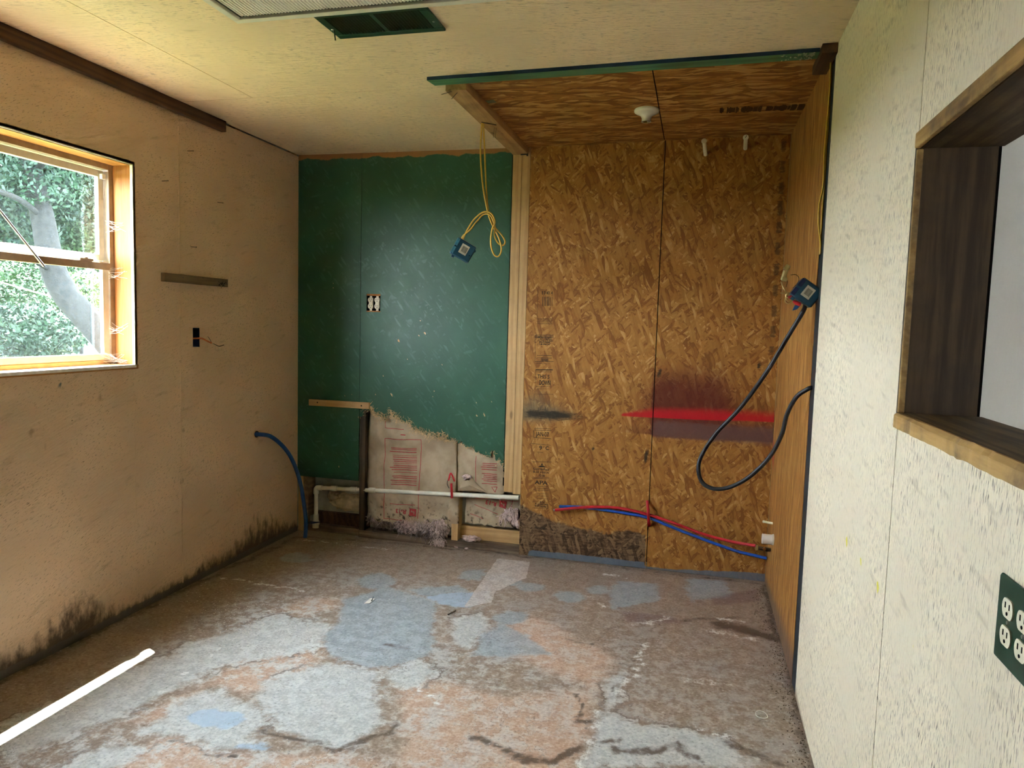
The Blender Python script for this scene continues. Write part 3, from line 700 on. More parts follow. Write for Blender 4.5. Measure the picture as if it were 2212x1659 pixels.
# torn lower edge of the wide panel
TEAR = [(783, 900), (786, 884), (800, 888), (806, 880), (812, 896), (822, 899), (830, 906), (838, 903), (843, 890), (850, 903), (862, 906), (874, 914), (886, 916), (892, 928), (905, 930), (915, 938), (930, 938),
        (944, 944), (958, 941), (966, 950), (978, 948), (990, 957), (1003, 962), (1018, 968), (1030, 976), (1045, 984), (1058, 990), (1064, 972), (1070, 992), (1080, 998), (1084, 1006), (1089, 1016)]
tear = [BW(*p) for p in TEAR]
tb = []
for a, bq in zip(tear, tear[1:]):
    for k in range(4):
        t = k/4; q = a.lerp(bq, t); tb.append((q.x+rnd.uniform(-0.003, 0.003), q.z+rnd.uniform(-0.008, 0.008)))
tb.append((1.406, tear[-1].z)); tb[0] = (0.4425, tb[0][1]); 
poly = [(0.4425, 2.455), (0.4425, tb[0][1])]+tb[1:]+[(1.406, 2.455)]
def with_hole(poly, hole):
    x0, x1, z0, z1 = hole
    bmx = bmesh.new()
    # split into a strip left of the hole, above, below, right by clipping the outline
    full = bmx.faces.new([bmx.verts.new((p[0], 0, p[1])) for p in poly])
    for co, no in (((x0, 0, 0), (1, 0, 0)), ((x1, 0, 0), (1, 0, 0)), ((0, 0, z0), (0, 0, 1)), ((0, 0, z1), (0, 0, 1))):
        bmesh.ops.bisect_plane(bmx, geom=bmx.verts[:]+bmx.edges[:]+bmx.faces[:], plane_co=co, plane_no=no)
    for f in list(bmx.faces):
        c = f.calc_center_median()
        if x0 < c.x < x1 and z0 < c.z < z1: bmx.faces.remove(f)
    bmesh.ops.triangulate(bmx, faces=bmx.faces[:])
    r = bmesh.ops.extrude_face_region(bmx, geom=bmx.faces[:])
    bmesh.ops.translate(bmx, vec=(0, 0.011, 0), verts=[g for g in r['geom'] if isinstance(g, bmesh.types.BMVert)])
    bmesh.ops.recalc_face_normals(bmx, faces=bmx.faces[:])
    return bmx
bmx = with_hole(poly, OUT); me = bpy.data.meshes.new('green_panel'); bmx.to_mesh(me); bmx.free()
green2 = link_mesh('green_panel', me, MAT['green'], wb)
# bare strands bristling along the tear
rt = random.Random(11); fb = MB()
for k in range(900):
    i = rt.randrange(len(tb)-1); x, z = tb[i]
    dens = 1.0 if 0.52 < x < 1.05 else 0.45
    if rt.random() > dens: continue
    s = rt.uniform(0.008, 0.030)*(1.7 if rt.random() < 0.12 else 1) if dens == 1 else rt.uniform(0.005, 0.016)
    a = rt.gauss(1.0, 0.9); cx = x+rt.gauss(0, 0.012); cz = z+rt.gauss(0.004 if dens == 1 else 0.0, 0.014 if dens == 1 else 0.006)
    d = Vector((math.cos(a), rt.uniform(-0.5, 0.1), math.sin(a)))*s; n = Vector((-math.sin(a), rt.uniform(-.3, .3), math.cos(a)))*rt.uniform(0.0012, 0.004)
    p = Vector((cx, -0.0015-rt.random()*0.007, cz))
    q = [p-d*0.5-n*.5, p-d*0.5+n*.5, p+d*0.5+n*0.25, p+d*0.5-n*0.25]
    fb.prism(q, (0, 0.0007, 0))
tag(fb.build('torn_strands', MAT['torn'], green2), 'pale splintered wood strands along the torn edge', kind='stuff')
# chips of missing paint
for (px, py, r) in [(861, 736, 0.013), (918, 720, 0.012), (905, 725, 0.006), (846, 853, 0.012), (828, 812, 0.006), (938, 845, 0.005), (1062, 868, 0.006), (1029, 870, 0.006), (845, 887, 0.006), (1046, 896, 0.014), (1030, 898, 0.010),
                    (811, 852, 0.005), (880, 776, 0.004), (908, 693, 0.005), (955, 788, 0.005), (935, 857, 0.004), (760, 852, 0.004), (745, 855, 0.004), (720, 612, 0.004), (720, 622, 0.004), (732, 1008, 0.006)]:
    p = BW(px, py); n = 9; a0 = rnd.random()*3; el = rnd.uniform(0.3, 0.6)
    pl = []
    for k in range(n):
        w_ = 2*math.pi*k/n; rr_ = r*rnd.uniform(0.6, 1.1); u_, v_ = rr_*math.cos(w_)*el, rr_*math.sin(w_)
        pl.append((p.x+u_*math.cos(a0*.4)-v_*math.sin(a0*.4), -0.0006, p.z+u_*math.sin(a0*.4)+v_*math.cos(a0*.4)))
    MB().prism(pl, (0, 0.0006, 0)).build('paint_chip', MAT['torn'], green2)
# studs, plates
MB().box(1.4105, 1.4655, 0.0005, 0.090, 0.385, 2.46).build('stud', MAT['pine'], wb, bevel=0.0015)
MB().box(1.4670, 1.5165, 0.0005, 0.090, 0.375, 2.46).build('stud', MAT['pine'], wb, bevel=0.0015)
MB().box(1.40, 1.4103, 0.0125, 0.090, 0.42, 2.46).build('stud_shadow_strip', MAT['hole'], wb)  # near-black filler paints in the shade between green panel and stud
MB().box(0.4410, 0.4790, 0.0115, 0.100, 0.0, 2.46).build('stud', MAT['dark_wood_z'], wb)
MB().box(1.078, 1.116, 0.046, 0.100, 0.046, 2.46).box(1.076, 1.117, 0.010, 0.047, 0.0465, 0.150).build('stud', MAT['pine'], wb)
MB().box(0.001, 0.037, 0.0115, 0.100, 0.0, 2.46).build('stud', MAT['pine'], wb)
MB().box(0.037, 0.075, 0.0115, 0.100, 0.10, 0.40).build('stud', MAT['cleat_grey'], wb)
MB().box(0.445, 1.517, 0.006, 0.100, 0.0, 0.046).build('bottom_plate', MAT['dark_wood'], wb, bevel=0.003)
MB().box(0.04, 0.4405, 0.03, 0.100, 0.0, 0.045).build('bottom_plate', MAT['dark_wood'], wb, bevel=0.003)
MB().box(1.116, 1.52, 0.066, 0.104, 0.046, 0.13).build('blocking', MAT['pine_x'], wb, bevel=0.002)
MB().box(0.10, 0.4405, 0.075, 0.104, 0.045, 0.125).build('blocking', MAT['brown_y'], wb, bevel=0.002)
# spray foam behind the left bay
def lump(name, c, r, mat, parent, seed, amp=0.35, freq=3.0, sub=4):
    b_ = bmesh.new(); bmesh.ops.create_icosphere(b_, subdivisions=sub, radius=1.0)
    for v in b_.verts:
        n_ = mnoise.fractal(v.co*freq+Vector((seed, seed*.3, 0)), 0.7, 2.0, 4)
        v.co = v.co*(1+amp*n_); v.co = Vector((v.co.x*r[0]+c[0], v.co.y*r[1]+c[1], v.co.z*r[2]+c[2]))
    o0 = ORIG.get(parent, Vector((0, 0, 0))) if parent else Vector((0, 0, 0))
    for v in b_.verts: v.co -= o0
    me_ = bpy.data.meshes.new(name); b_.to_mesh(me_); b_.free(); me_.polygons.foreach_set('use_smooth', [True]*len(me_.polygons))
    return link_mesh(name, me_, mat, parent)
lump('spray_foam', (0.33, 0.098, 0.20), (0.13, 0.022, 0.055), MAT['foam'], wb, 1.0)
lump('spray_foam', (0.22, 0.10, 0.225), (0.05, 0.016, 0.035), MAT['foam'], wb, 4.0)

# kraft-faced insulation
def paper_h(x, z, k):
    v = Vector((x*5.0+k*9, z*3.2, k)); n_ = mnoise.fractal(v, 0.8, 2.0, 4)
    f = abs(mnoise.noise(Vector(((x+z*0.8)*9, (z-x*.4)*2.2, k+3)))); 
    return 0.017*n_+0.022*f
def paper(name, x0, x1, z0, z1, y0, k, jag=0.04, slope=0.0, xtra=None):
    us = steps(x0, x1, 0.012); vs_ = steps(0, 1, 0.02); V = []; F = []
    bot = [z0+jag*(mnoise.noise(Vector((u*14, k, 0)))+0.5*mnoise.noise(Vector((u*45, k, 2)))) for u in us]
    def pt(u, z): return Vector((u, y0+slope*(u-x0)+paper_h(u, z, k)+(xtra(u, z) if xtra else 0), z))
    for i, u in enumerate(us):
        for t in vs_:
            z = bot[i]+(z1-bot[i])*t; V.append(pt(u, z))
    nv = len(vs_)
    for i in range(len(us)-1):
        for j in range(nv-1): F.append((i*nv+j, (i+1)*nv+j, (i+1)*nv+j+1, i*nv+j+1))
    mb = MB().add(V, F); o = mb.build(name, MAT['kraft'], wb, smooth=True, recalc=True)
    sol = o.modifiers.new('thickness', 'SOLIDIFY'); sol.thickness = 0.0012; sol.offset = 0
    return o, pt
batt1, pt1 = paper('insulation_batt', 0.4795, 1.100, 0.115, 0.86, 0.020, 1.0, jag=0.04, xtra=lambda u, z: 0.03*max(0, (0.56-u)/0.08)-0.008*math.sin(math.pi*min(1, max(0, (u-0.5)/0.57))))
batt2, pt2 = paper('insulation_batt', 1.103, 1.4095, 0.360, 0.74, 0.014, 2.0, jag=0.01)
batt3, pt3 = paper('insulation_batt', 1.150, 1.530, 0.150, 0.345, 0.055, 3.0, jag=0.03, xtra=lambda u, z: -0.03*(u-1.15))
# strip of paper folded over the middle stud
flap, ptf = paper('paper_flap', 1.050, 1.120, 0.125, 0.345, 0.006, 5.0, jag=0.03)
def print_on(pt, quads, name, parent):
    mb = MB()
    for (x0, z0, x1, z1, wdt) in quads:
        n = max(2, int(math.hypot(x1-x0, z1-z0)/0.012)); dx, dz = x1-x0, z1-z0; L_ = math.hypot(dx, dz); nx, nz = -dz/L_*wdt/2, dx/L_*wdt/2
        V = []
        for i in range(n+1):
            t = i/n
            for s in (-1, 1):
                p = pt(x0+dx*t+nx*s, z0+dz*t+nz*s); V.append((p.x, p.y-0.0022, p.z))
        mb.add(V, [(2*i, 2*i+1, 2*i+3, 2*i+2) for i in range(n)])
    return mb.build(name, MAT['print_red'], parent, recalc=False)
def P1(px, py): p = BW(px, py, 0.02); return p.x, p.z
q = []
def seg(a, b_, w_): q.append((*P1(*a), *P1(*b_), w_))
for a, b_ in (((832, 947), (910, 950)), ((832, 947), (829, 1120)), ((910, 950), (903, 1120)), ((829, 1120), (872, 1124)), ((832, 905), (832, 924)), ((832, 924), (874, 927)), ((842, 1088), (897, 1091))): seg(a, b_, 0.0035)
seg((842, 975), (900, 977), 0.005)
rp = random.Random(5)
for i, y in enumerate([983, 987, 992, 996, 1000, 1005, 1009, 1014, 1020, 1028, 1032, 1037, 1041, 1046]):
    x0 = 843+rp.uniform(0, 8); seg((x0, y), (901, y+2), 0.0045 if i % 4 else 0.0028)
for y in (967, 970): seg((845, y), (900, y+2), 0.004)
seg((868, 938), (878, 939), 0.006)
print_on(pt1, q, 'red_print', batt1)
q = []
for i, y in enumerate([1000, 1004, 1008, 1013, 1022, 1026, 1030, 1034, 1038, 1044]): seg((1040+rp.uniform(0, 6), y), (1075, y+1.5), 0.004)
seg((1029, 985), (1028, 1040), 0.003)
for a, b_ in (((1063, 1051), (1075, 1051)), ((1063, 1051), (1070, 1063)), ((1075, 1051), (1070, 1063))): seg(a, b_, 0.004)
print_on(pt2, q, 'red_print', batt2)
def P3(px, py): p = BW(px, py, 0.05); return p.x, p.z
q = []
for a, b_ in (((1024, 1076), (1120, 1084)), ((1024, 1090), (1075, 1111)), ((1015, 1110), (1042, 1122)), ((1107, 1080), (1104, 1096))): q.append((*P3(*a), *P3(*b_), 0.003))
print_on(pt3, q, 'red_print', batt3)
def text_mesh(body, size, bold=0.0, align='CENTER', spacing=1.0):
    cu = bpy.data.curves.new('lettering', 'FONT'); cu.body = body; cu.size = size; cu.align_x = align; cu.align_y = 'CENTER'; cu.offset = bold; cu.space_character = spacing; cu.resolution_u = 3
    ob = bpy.data.objects.new('lettering', cu); C.objects.link(ob); dg = bpy.context.evaluated_depsgraph_get()
    me_ = bpy.data.meshes.new_from_object(ob.evaluated_get(dg)); bpy.data.objects.remove(ob); bpy.data.curves.remove(cu)
    V = [v.co.copy() for v in me_.vertices]; F = [tuple(p.vertices) for p in me_.polygons]; bpy.data.meshes.remove(me_)
    return V, F
def r13(pt, cx, cz, size, ang, parent, lx):
    V, F = text_mesh('R-13', size, 0.0012); mb = MB(); ca, sa = math.cos(ang), math.sin(ang); o_ = []
    for v in V:
        x = cx+v.x*ca-v.y*sa; z = cz+v.x*sa+v.y*ca; p = pt(x, z); o_.append((p.x, p.y-0.0035, p.z))
    mb.add(o_, F); mb.build('red_print', MAT['print_red'], parent, recalc=False)
    # square emblem with a pale zigzag
    s = size*0.62; mb = MB(); n = 8
    def loc(a, b_): x = cx+lx+a*ca-b_*sa; z = cz+a*sa+b_*ca; p = pt(x, z); return (p.x, p.y-0.0035, p.z)
    V = [loc(-s+2*s*i/n, -s+2*s*j/n) for i in range(n+1) for j in range(n+1)]
    F = [(i*(n+1)+j, (i+1)*(n+1)+j, (i+1)*(n+1)+j+1, i*(n+1)+j+1) for i in range(n) for j in range(n) if not (j in (3,) and 2 <= i < 6) and not (i == 2 and 3 <= j < 6) and not (i == 5 and 2 <= j < 4)]
    mb.add(V, F); mb.build('red_print', MAT['print_red'], parent, recalc=False)
x_, z_ = P1(866, 1104); r13(pt1, x_, z_, 0.038, math.pi-0.02, batt1, P1(892, 1106)[0]-x_)
x_, z_ = P3(1060, 1087); r13(pt3, x_, z_, 0.037, math.pi-0.15, batt3, P3(1086, 1092)[0]-x_)
# pink fibreglass hanging out below the paper
def fluff(name, pts, mat, parent, seed, n=500, L=0.03, sag=0.5, spread=0.012):
    r_ = random.Random(seed); mb = MB()
    for i in range(n):
        p = Vector(r_.choice(pts))+Vector((r_.gauss(0, spread), r_.gauss(0, spread*.6), r_.gauss(0, spread)))
        d = Vector((r_.gauss(0, 1), r_.gauss(-0.1, 0.6), r_.gauss(-sag, 0.8))).normalized()*L*r_.uniform(0.5, 1.3)
        mb.tube(spline([p, p+d*0.5+Vector((r_.gauss(0, .004), r_.gauss(0, .004), r_.gauss(0, .004))), p+d], 2), r_.uniform(0.0008, 0.0022), 4, cap=False)
    return tag(mb.build(name, mat, parent, smooth=True), kind='stuff')
def wisp_pts(pl, y, n=40):
    out = []
    for a, b_ in zip(pl, pl[1:]):
        for k in range(n): t = k/n; out.append(BW(a[0]+(b_[0]-a[0])*t, a[1]+(b_[1]-a[1])*t, y))
    return out
for k, (px, py, rx, rz) in enumerate([(868, 1138, .045, .030), (885, 1142, .05, .035), (905, 1140, .05, .04), (925, 1146, .05, .042), (945, 1150, .05, .045), (957, 1140, .03, .05)]):
    p = BW(px, py, 0.03); lump('fibreglass_clump', (p.x, 0.035, p.z), (rx, 0.030, rz), MAT['fiberglass_dirty' if k % 3 == 0 else 'fiberglass'], wb, 3.1*k, 0.85, 3.2, 4)
fluff('fibreglass_wisps', wisp_pts([(862, 1125), (905, 1128), (955, 1126)], 0.012), MAT['fiberglass'], wb, 1, 160, 0.055, 1.4, 0.010)
fluff('fibreglass_wisps', wisp_pts([(865, 1140), (920, 1148), (962, 1150)], 0.010), MAT['fiberglass_dirty'], wb, 2, 130, 0.050, 1.0, 0.014)
fluff('fibreglass_wisps', wisp_pts([(800, 1120), (850, 1130)], 0.03), MAT['fiberglass_dirty'], wb, 3, 200, 0.05, 1.0, 0.012)
fluff('fibreglass_wisps', wisp_pts([(935, 1165), (962, 1170)], 0.0), MAT['fiberglass'], wb, 4, 120, 0.035, 1.2, 0.008)
for k, (px, py, rx, rz) in enumerate([(1100, 1112, .035, .035), (1112, 1118, .03, .05), (1120, 1130, .02, .03)]):
    p = BW(px, py, 0.03); lump('fibreglass_clump', (p.x, 0.03, p.z), (rx, 0.02, rz), MAT['fiberglass'], wb, 2.3*k+20, 0.5, 2.0, 4)
fluff('fibreglass_wisps', wisp_pts([(1085, 1115), (1100, 1098), (1118, 1100)], 0.012), MAT['fiberglass'], wb, 6, 70, 0.05, 1.8, 0.006)
p = BW(1012, 1030, 0.02); lump('fibreglass_clump', (p.x-0.008, 0.005, p.z), (0.026, 0.012, 0.018), MAT['fiberglass'], wb, 9.0, 0.5, 2.0, 3)
# torn paper flap hanging over the pipe
fl = MB(); A_ = [BW(*p_, 0.012) for p_ in [(992, 1055), (1000, 1035), (1012, 1020), (1022, 1035), (1035, 1050), (1050, 1064), (1020, 1060), (1005, 1058)]]
cen = sum(A_, Vector())/len(A_)+Vector((0, -0.02, 0.0)); fl.add(A_+[cen], [(i, (i+1) % len(A_), len(A_)) for i in range(len(A_))]); o = fl.build('paper_flap', MAT['kraft'], wb); s_ = o.modifiers.new('t', 'SOLIDIFY'); s_.thickness = 0.001

# printed grade stamp on the left strand board sheet
stamp = MB()
def BWs(px, py): p = BW(px, py); return p.x, p.z
def s_text(px, py, body, hpx, bold=0.0006, spacing=1.0, wpx=None):
    x, z = BWs(px, py); size = hpx/0.00158/1e3*0.0
    sc = (BWs(px, py-hpx/2)[1]-BWs(px, py+hpx/2)[1])/0.70
    V, F = text_mesh(body, sc, bold, spacing=spacing)
    if wpx:
        wd = max(v.x for v in V)-min(v.x for v in V); tw = BWs(px+wpx/2, py)[0]-BWs(px-wpx/2, py)[0]; k = tw/wd
        for v in V: v.x *= k
    stamp.add([(x+v.x, -0.0005, z+v.y) for v in V], F)
def s_line(a, b_, wpx=1.3):
    xa, za = BWs(*a); xb, zb = BWs(*b_); w_ = wpx*0.00265/2; dx, dz = xb-xa, zb-za; L_ = math.hypot(dx, dz); nx, nz = -dz/L_*w_, dx/L_*w_
    stamp.add([(xa+nx, -0.0005, za+nz), (xb+nx, -0.0005, zb+nz), (xb-nx, -0.0005, zb-nz), (xa-nx, -0.0005, za-nz)], [(0, 1, 2, 3)])
for k in range(11):
    x = 1172+k*2.1; s_line((x, 641), (x, 661), rnd.choice([0.6, 0.9, 1.2]))
s_text(1182, 633, '8 01401 4', 7, wpx=23)
s_line((1162, 625), (1160, 690), 0.5)
for y in (688, 691, 695, 699): s_line((1161, y), (1193, y+0.6), 0.8)
for y in (724, 727, 729): s_line((1156, y), (1196, y), 1.1)
s_line((1156, 724), (1156, 782), 0.8); s_line((1156, 781), (1196, 781), 1.0); s_line((1156, 785), (1188, 786), 0.6)
s_text(1178, 733, 'THIS PANEL', 9, wpx=32); s_text(1177, 739.5, 'SPACE PANEL', 4, wpx=25); s_text(1176, 744, '1/8 INCH', 3, wpx=22)
for y in (768, 773): s_line((1160, y), (1192, y+0.4), 0.9)
s_text(1177, 778, 'EDGES', 4, wpx=14)
s_line((1157, 799), (1194, 799), 2.2); s_line((1157, 803), (1192, 803.5), 0.9); s_line((1157, 799), (1157, 828), 0.8); s_line((1157, 835), (1190, 835.5), 0.8); s_line((1160, 840), (1188, 840), 0.7)
s_text(1174, 814, 'THIS S', 8, wpx=26); s_text(1177, 827.5, 'DOWN', 10, 0.0012, wpx=24)
s_line((1154, 851), (1196, 852), 0.5); s_line((1154, 851), (1153, 888), 0.5)
for x in (1163, 1168, 1173, 1178, 1183): s_line((x, 880), (x, 886), 0.7)
s_line((1153, 925), (1190, 927), 0.9); s_line((1153, 929), (1191, 930.5), 1.0); s_line((1153, 929), (1153, 945), 1.0); s_line((1153, 945), (1191, 948), 1.0)
s_text(1172, 938.5, 'JAN-07', 9.5, 0.0006, wpx=28)
s_line((1148, 958), (1190, 962), 0.8); s_text(1168, 968, '9', 9, 0.0008); s_text(1182, 968.5, 'C', 8, 0.0006); s_line((1160, 976), (1173, 977.5), 0.7)
s_line((1150, 997.5), (1192, 998), 0.9)
x0, z0 = BWs(1162, 1009); x1, z1 = BWs(1179, 1009); xt, zt = BWs(1171, 1000)
stamp.add([(x0, -.0005, z0), (x1, -.0005, z1), ((x0+x1)/2+0.008, -.0005, (z0+zt)/2-0.002), ((x0+x1)/2-0.008, -.0005, (z0+zt)/2-0.002)], [(0, 1, 2, 3)])
stamp.add([((x0+x1)/2+0.007, -.0005, (z0+zt)/2), ((x0+x1)/2-0.007, -.0005, (z0+zt)/2), (xt, -.0005, zt)], [(0, 1, 2)])
s_text(1169, 1013.5, 'Georgia-Pacif', 5, 0.0004, wpx=35); s_text(1169, 1020.5, 'BLUE RIBBON', 4.6, 0.0002, wpx=34); s_text(1171, 1027.5, 'OSB', 4.6, 0.0004, wpx=12)
s_line((1150, 1030.8), (1186, 1031.8), 0.8); s_line((1150, 1033.2), (1186, 1034.2), 0.8)
s_text(1169, 1043, 'APA', 8, 0.0006, wpx=28)
for y, a, b_ in ((1050, 1157, 1184), (1054, 1155, 1184), (1058, 1152, 1186)): s_line((a, y), (b_, y+1), 0.8)
for y in (1066, 1071, 1077): s_line((1160, y), (1184, y+1), 0.6)
s_line((1150, 1084), (1166, 1085), 0.7); s_text(1171, 1085, '4/16', 4, wpx=11); s_line((1177, 1086), (1184, 1086.5), 0.7)
s_text(1170, 1089.5, 'PS 2-04 SHEATHING', 3.2, wpx=28); s_text(1170, 1094, 'EXPOSURE 1', 3.2, wpx=28); s_line((1150, 1097), (1184, 1098), 0.8)
s_text(1166, 1141, 'PRP-108', 5, wpx=22)
stamp.build('stamp_lettering', MAT['ink'], op1, recalc=False)

# ------------------------------------------------------------------ setting: right wall
wr = MB().box(3.060, 3.080, REAR, -3.46, 0, 2.52).box(3.060, 3.080, -2.43, 0.11, 0, 2.52).box(3.060, 3.080, -3.46, -2.43, 0, 1.205).box(3.060, 3.080, -3.46, -2.43, 1.842, 2.52).build('wall_right', MAT['paint_next'])
tag(wr, 'streaky cream board wall with the pass-through opening', 'wall', kind='structure')
def rto(u, v, w): return (W+w, u, v)
SO = -1.186
sheet('osb_panel', cuts(SO, 0.0, 0.02), cuts(0.004, 2.47, 0.02), rto, 0.011, MAT['osb_side'], wr, attrs={
    'red': lambda u, v: np.exp(-((u+0.03)/0.10)**2)*np.clip(1.15-np.abs(v-0.76+0.9*np.clip(-u-0.03, 0, 1))/0.11, 0, 1),
    'rot': lambda u, v: np.clip(1.0-v/(0.10+0.22*np.clip(-u/1.2, 0, 1)), 0, 1)*0.9})
OPY0, OPY1, OPZ0, OPZ1 = -3.46, -2.430, 1.205, 1.842
YEL = _dots((1829, 1168, 0.011), (1830, 1178, 0.006), (1860, 1213, 0.008), (1896, 1270, 0.010), (1975, 1391, 0.008), (1796, 1120, 0.003), wall='r')
BARE = lambda u, v: np.clip(1-v/0.09, 0, 1)*np.clip((u+1.62)/0.3, 0, 1)*0.8+0.75*bump01(v-0.01, 0.01)
def top_edge(u, v): return 0.0
for nm, ya, yb, cut in (('a', -2.434, -1.290, None), ('b', -3.60, -2.438, 1), ('c', REAR, -3.604, None)):
    sheet('wall_panel', cuts(ya, yb, 0.02, OPY0, OPY1), cuts(0.0, 2.462, 0.02, OPZ0, OPZ1), rto, 0.011, MAT['paint_right'], wr,
          skip=(lambda u, v: OPY0 < u < OPY1 and OPZ0 < v < OPZ1), attrs={'yellow': YEL, 'bare': BARE})
# dark painted edging in the gap between the two boardings, and framing
MB().box(W+0.001, W+0.06, -1.289, SO-0.0005, 0.0, 2.40).build('edge_strip', MAT['navy'], wr)
for y in (-0.60, -1.85, -2.41, -3.48, -4.1): MB().box(W+0.012, 3.059, y-0.019, y+0.019, 0.0, 2.46).build('stud', MAT['dark_wood_z'], wr)
MB().box(W+0.012, 3.059, -3.5, -2.39, OPZ1, OPZ1+0.06).build('header', MAT['dark_wood'], wr)
MB().box(W+0.012, 3.059, -3.5, -2.39, OPZ0-0.06, OPZ0).build('rough_sill', MAT['dark_wood'], wr)
tr2 = thing('trim_2', 'dark brown board lining of the pass-through opening', 'opening frame', kind='structure')
MB().box(W-0.001, 3.100, OPY1-0.001, OPY1+0.012, OPZ0+0.03, OPZ1).build('jamb_board', MAT['jamb_z'], tr2, bevel=0.002)
MB().box(W-0.002, W+0.011, OPY1-0.009, OPY1-0.001, OPZ0+0.034, OPZ1-0.036).build('jamb_edge', MAT['sill_edge'], tr2, bevel=0.002)
MB().box(W-0.001, 3.100, OPY0-0.012, OPY0+0.001, OPZ0+0.03, OPZ1).build('jamb_board', MAT['jamb_z'], tr2, bevel=0.002)
hb = MB().box(W+0.006, 3.110, OPY0, OPY1-0.0005, OPZ1-0.034, OPZ1-0.001).build('head_board', MAT['jamb_y'], tr2, bevel=0.002)
MB().box(W-0.006, W+0.0058, OPY0, OPY1-0.0005, OPZ1-0.034, OPZ1-0.001).build('head_edge', MAT['sill_edge'], tr2, bevel=0.003)
sb = MB().box(W+0.006, 3.110, OPY0, OPY1-0.0005, OPZ0+0.001, OPZ0+0.034).build('sill_board', MAT['jamb_y'], tr2, bevel=0.002)
# worn front edge of the sill
se = MB(); us = steps(OPY0, OPY1+0.004, 0.02)
V = []
for y in us:
    w_ = max(0, min(1, (-2.60-y)/0.06)); c_ = 0.004*mnoise.noise(Vector((y*18, 0, 0)))+0.003*mnoise.noise(Vector((y*60, 3, 0)))
    fx = W-0.007+c_+0.004*w_
    V += [(W+0.0058, y, OPZ0+0.001), (fx, y, OPZ0+0.001-0.006*w_*abs(mnoise.noise(Vector((y*25, 7, 0))))), (fx, y, OPZ0+0.028-0.004*w_), (fx+0.006, y, OPZ0+0.0335), (W+0.0058, y, OPZ0+0.034)]
n = len(us)
F = [(5*i+k, 5*i+(k+1) % 5, 5*(i+1)+(k+1) % 5, 5*(i+1)+k) for i in range(n-1) for k in range(5)]+[(0, 1, 2, 3, 4), tuple(5*(n-1)+k for k in (4, 3, 2, 1, 0))]
se.add(V, F).build('sill_edge', MAT['sill_edge'], tr2)

# next room seen through the opening
wn = MB().box(3.116, 5.42, -2.395, -2.375, 0, 2.52).build('wall_next_room', MAT['paint_next']); tag(wn, 'pale wall of the next room seen through the opening', 'wall', kind='structure')
MB().box(3.081, 3.1155, -2.40, -2.372, 0, 2.52).build('shadow_line_strip', MAT['hole'], wn)  # near-black strip puts in the shadow line between jamb and next-room wall
wnr = MB().box(5.40, 5.42, REAR, 0.13, 0, 2.52).build('wall_next_side', MAT['paint_next']); tag(wnr, 'far side wall of the next room out of the frame', 'wall', kind='structure')
cn = MB().box(3.082, 5.40, REAR, -2.40, 2.44, 2.46).build('ceiling_next_room', MAT['paint_next']); tag(cn, 'ceiling of the next room out of the frame', 'ceiling', kind='structure')
nrw = MB().box(3.06, 3.5, REAR-0.1, REAR, 0, 2.52).box(4.3, 5.42, REAR-0.1, REAR, 0, 2.52).box(3.5, 4.3, REAR-0.1, REAR, 1.36, 2.52).box(3.5, 4.3, REAR-0.1, REAR, 0.0, 1.20).build('wall_next_rear', MAT['paint_next']); tag(nrw, 'rear wall of the next room with an added slot that lets in light, out of the frame', 'wall', kind='structure')  # unseen opening added and sized to set how bright the next room is
# wall behind the camera
wre = MB().box(-0.13, 3.06, REAR-0.1, REAR, 0, 2.52).build('wall_rear', simple('rear_paint', (0.62, 0.47, 0.29), 0.6, 0.3))
tag(wre, 'tan board wall behind the viewpoint', 'wall', kind='structure')

# ------------------------------------------------------------------ trims on walls and ceiling
t1 = thing('trim_1', 'long dark brown batten along the top of the tan wall', 'batten', kind='structure')
MB().box(0.0, 0.030, REAR+0.3, -0.765, 2.384, 2.4395).build('batten', MAT['brown_y'], t1, bevel=0.002)
t3 = thing('trim_3', 'green and blue painted strip across the front of the alcove ceiling', 'strip', kind='structure')
g3 = MB(); x0, x1, y0, y1, z0, z1 = 1.350, 2.890, -1.290, -1.220, 2.425, 2.4395; sk = 0.052
g3.add([(x0, y0+sk, z0), (x1, y0, z0), (x1, y1, z0), (x0+0.01, y1+sk, z0), (x0, y0+sk, z1), (x1, y0, z1), (x1, y1, z1), (x0+0.01, y1+sk, z1)],
       [(0, 1, 5, 4), (3, 2, 1, 0), (4, 5, 6, 7), (2, 3, 7, 6), (1, 2, 6, 5), (0, 4, 7, 3)])
g3.mi = [1, 0, 0, 0, 0, 1]
def _strip(name, c):
    b = NB(name, 0.5, 0.3); n = b.noise(b.mp(b.oc(), 0, (8, 1, 1)), 25, 4); b.set('Base Color', b.mix(b.sstep(n, 0.35, 0.65), tuple(k*0.7 for k in c), tuple(k*1.25 for k in c)))
    return b.mat
g3.build('strip', [_strip('strip_green', (0.075, 0.20, 0.105)), _strip('strip_blue', (0.014, 0.035, 0.085))], t3, recalc=False)
mo = MB(); r_ = random.Random(4)
for k in range(90):
    c = Vector((2.875-abs(r_.gauss(0, 0.03))-(0.1*r_.random() if k % 5 == 0 else 0), r_.uniform(y0, y1), z0-0.0004)); s = r_.uniform(0.001, 0.004)
    mo.prism([c+Vector((s*math.cos(w), s*math.sin(w)*1.5, 0)) for w in (0.2, 1.3, 2.6, 3.9, 5.2)], (0, 0, -0.0012))
tag(mo.build('mildew_flakes', simple('mildew', (0.50, 0.55, 0.38), 0.9, 0.1), t3), kind='stuff')
t4 = thing('trim_4', 'bare wooden plate running front to back on the ceiling', 'plate', kind='structure')
MB().box(1.4095, 1.503, -1.170, -0.003, 2.3995, 2.4395).build('plate', MAT['pine_y'], t4, bevel=0.0015)
t5 = thing('trim_5', 'short dark brown block at the ceiling beside the cream wall', 'block', kind='structure')
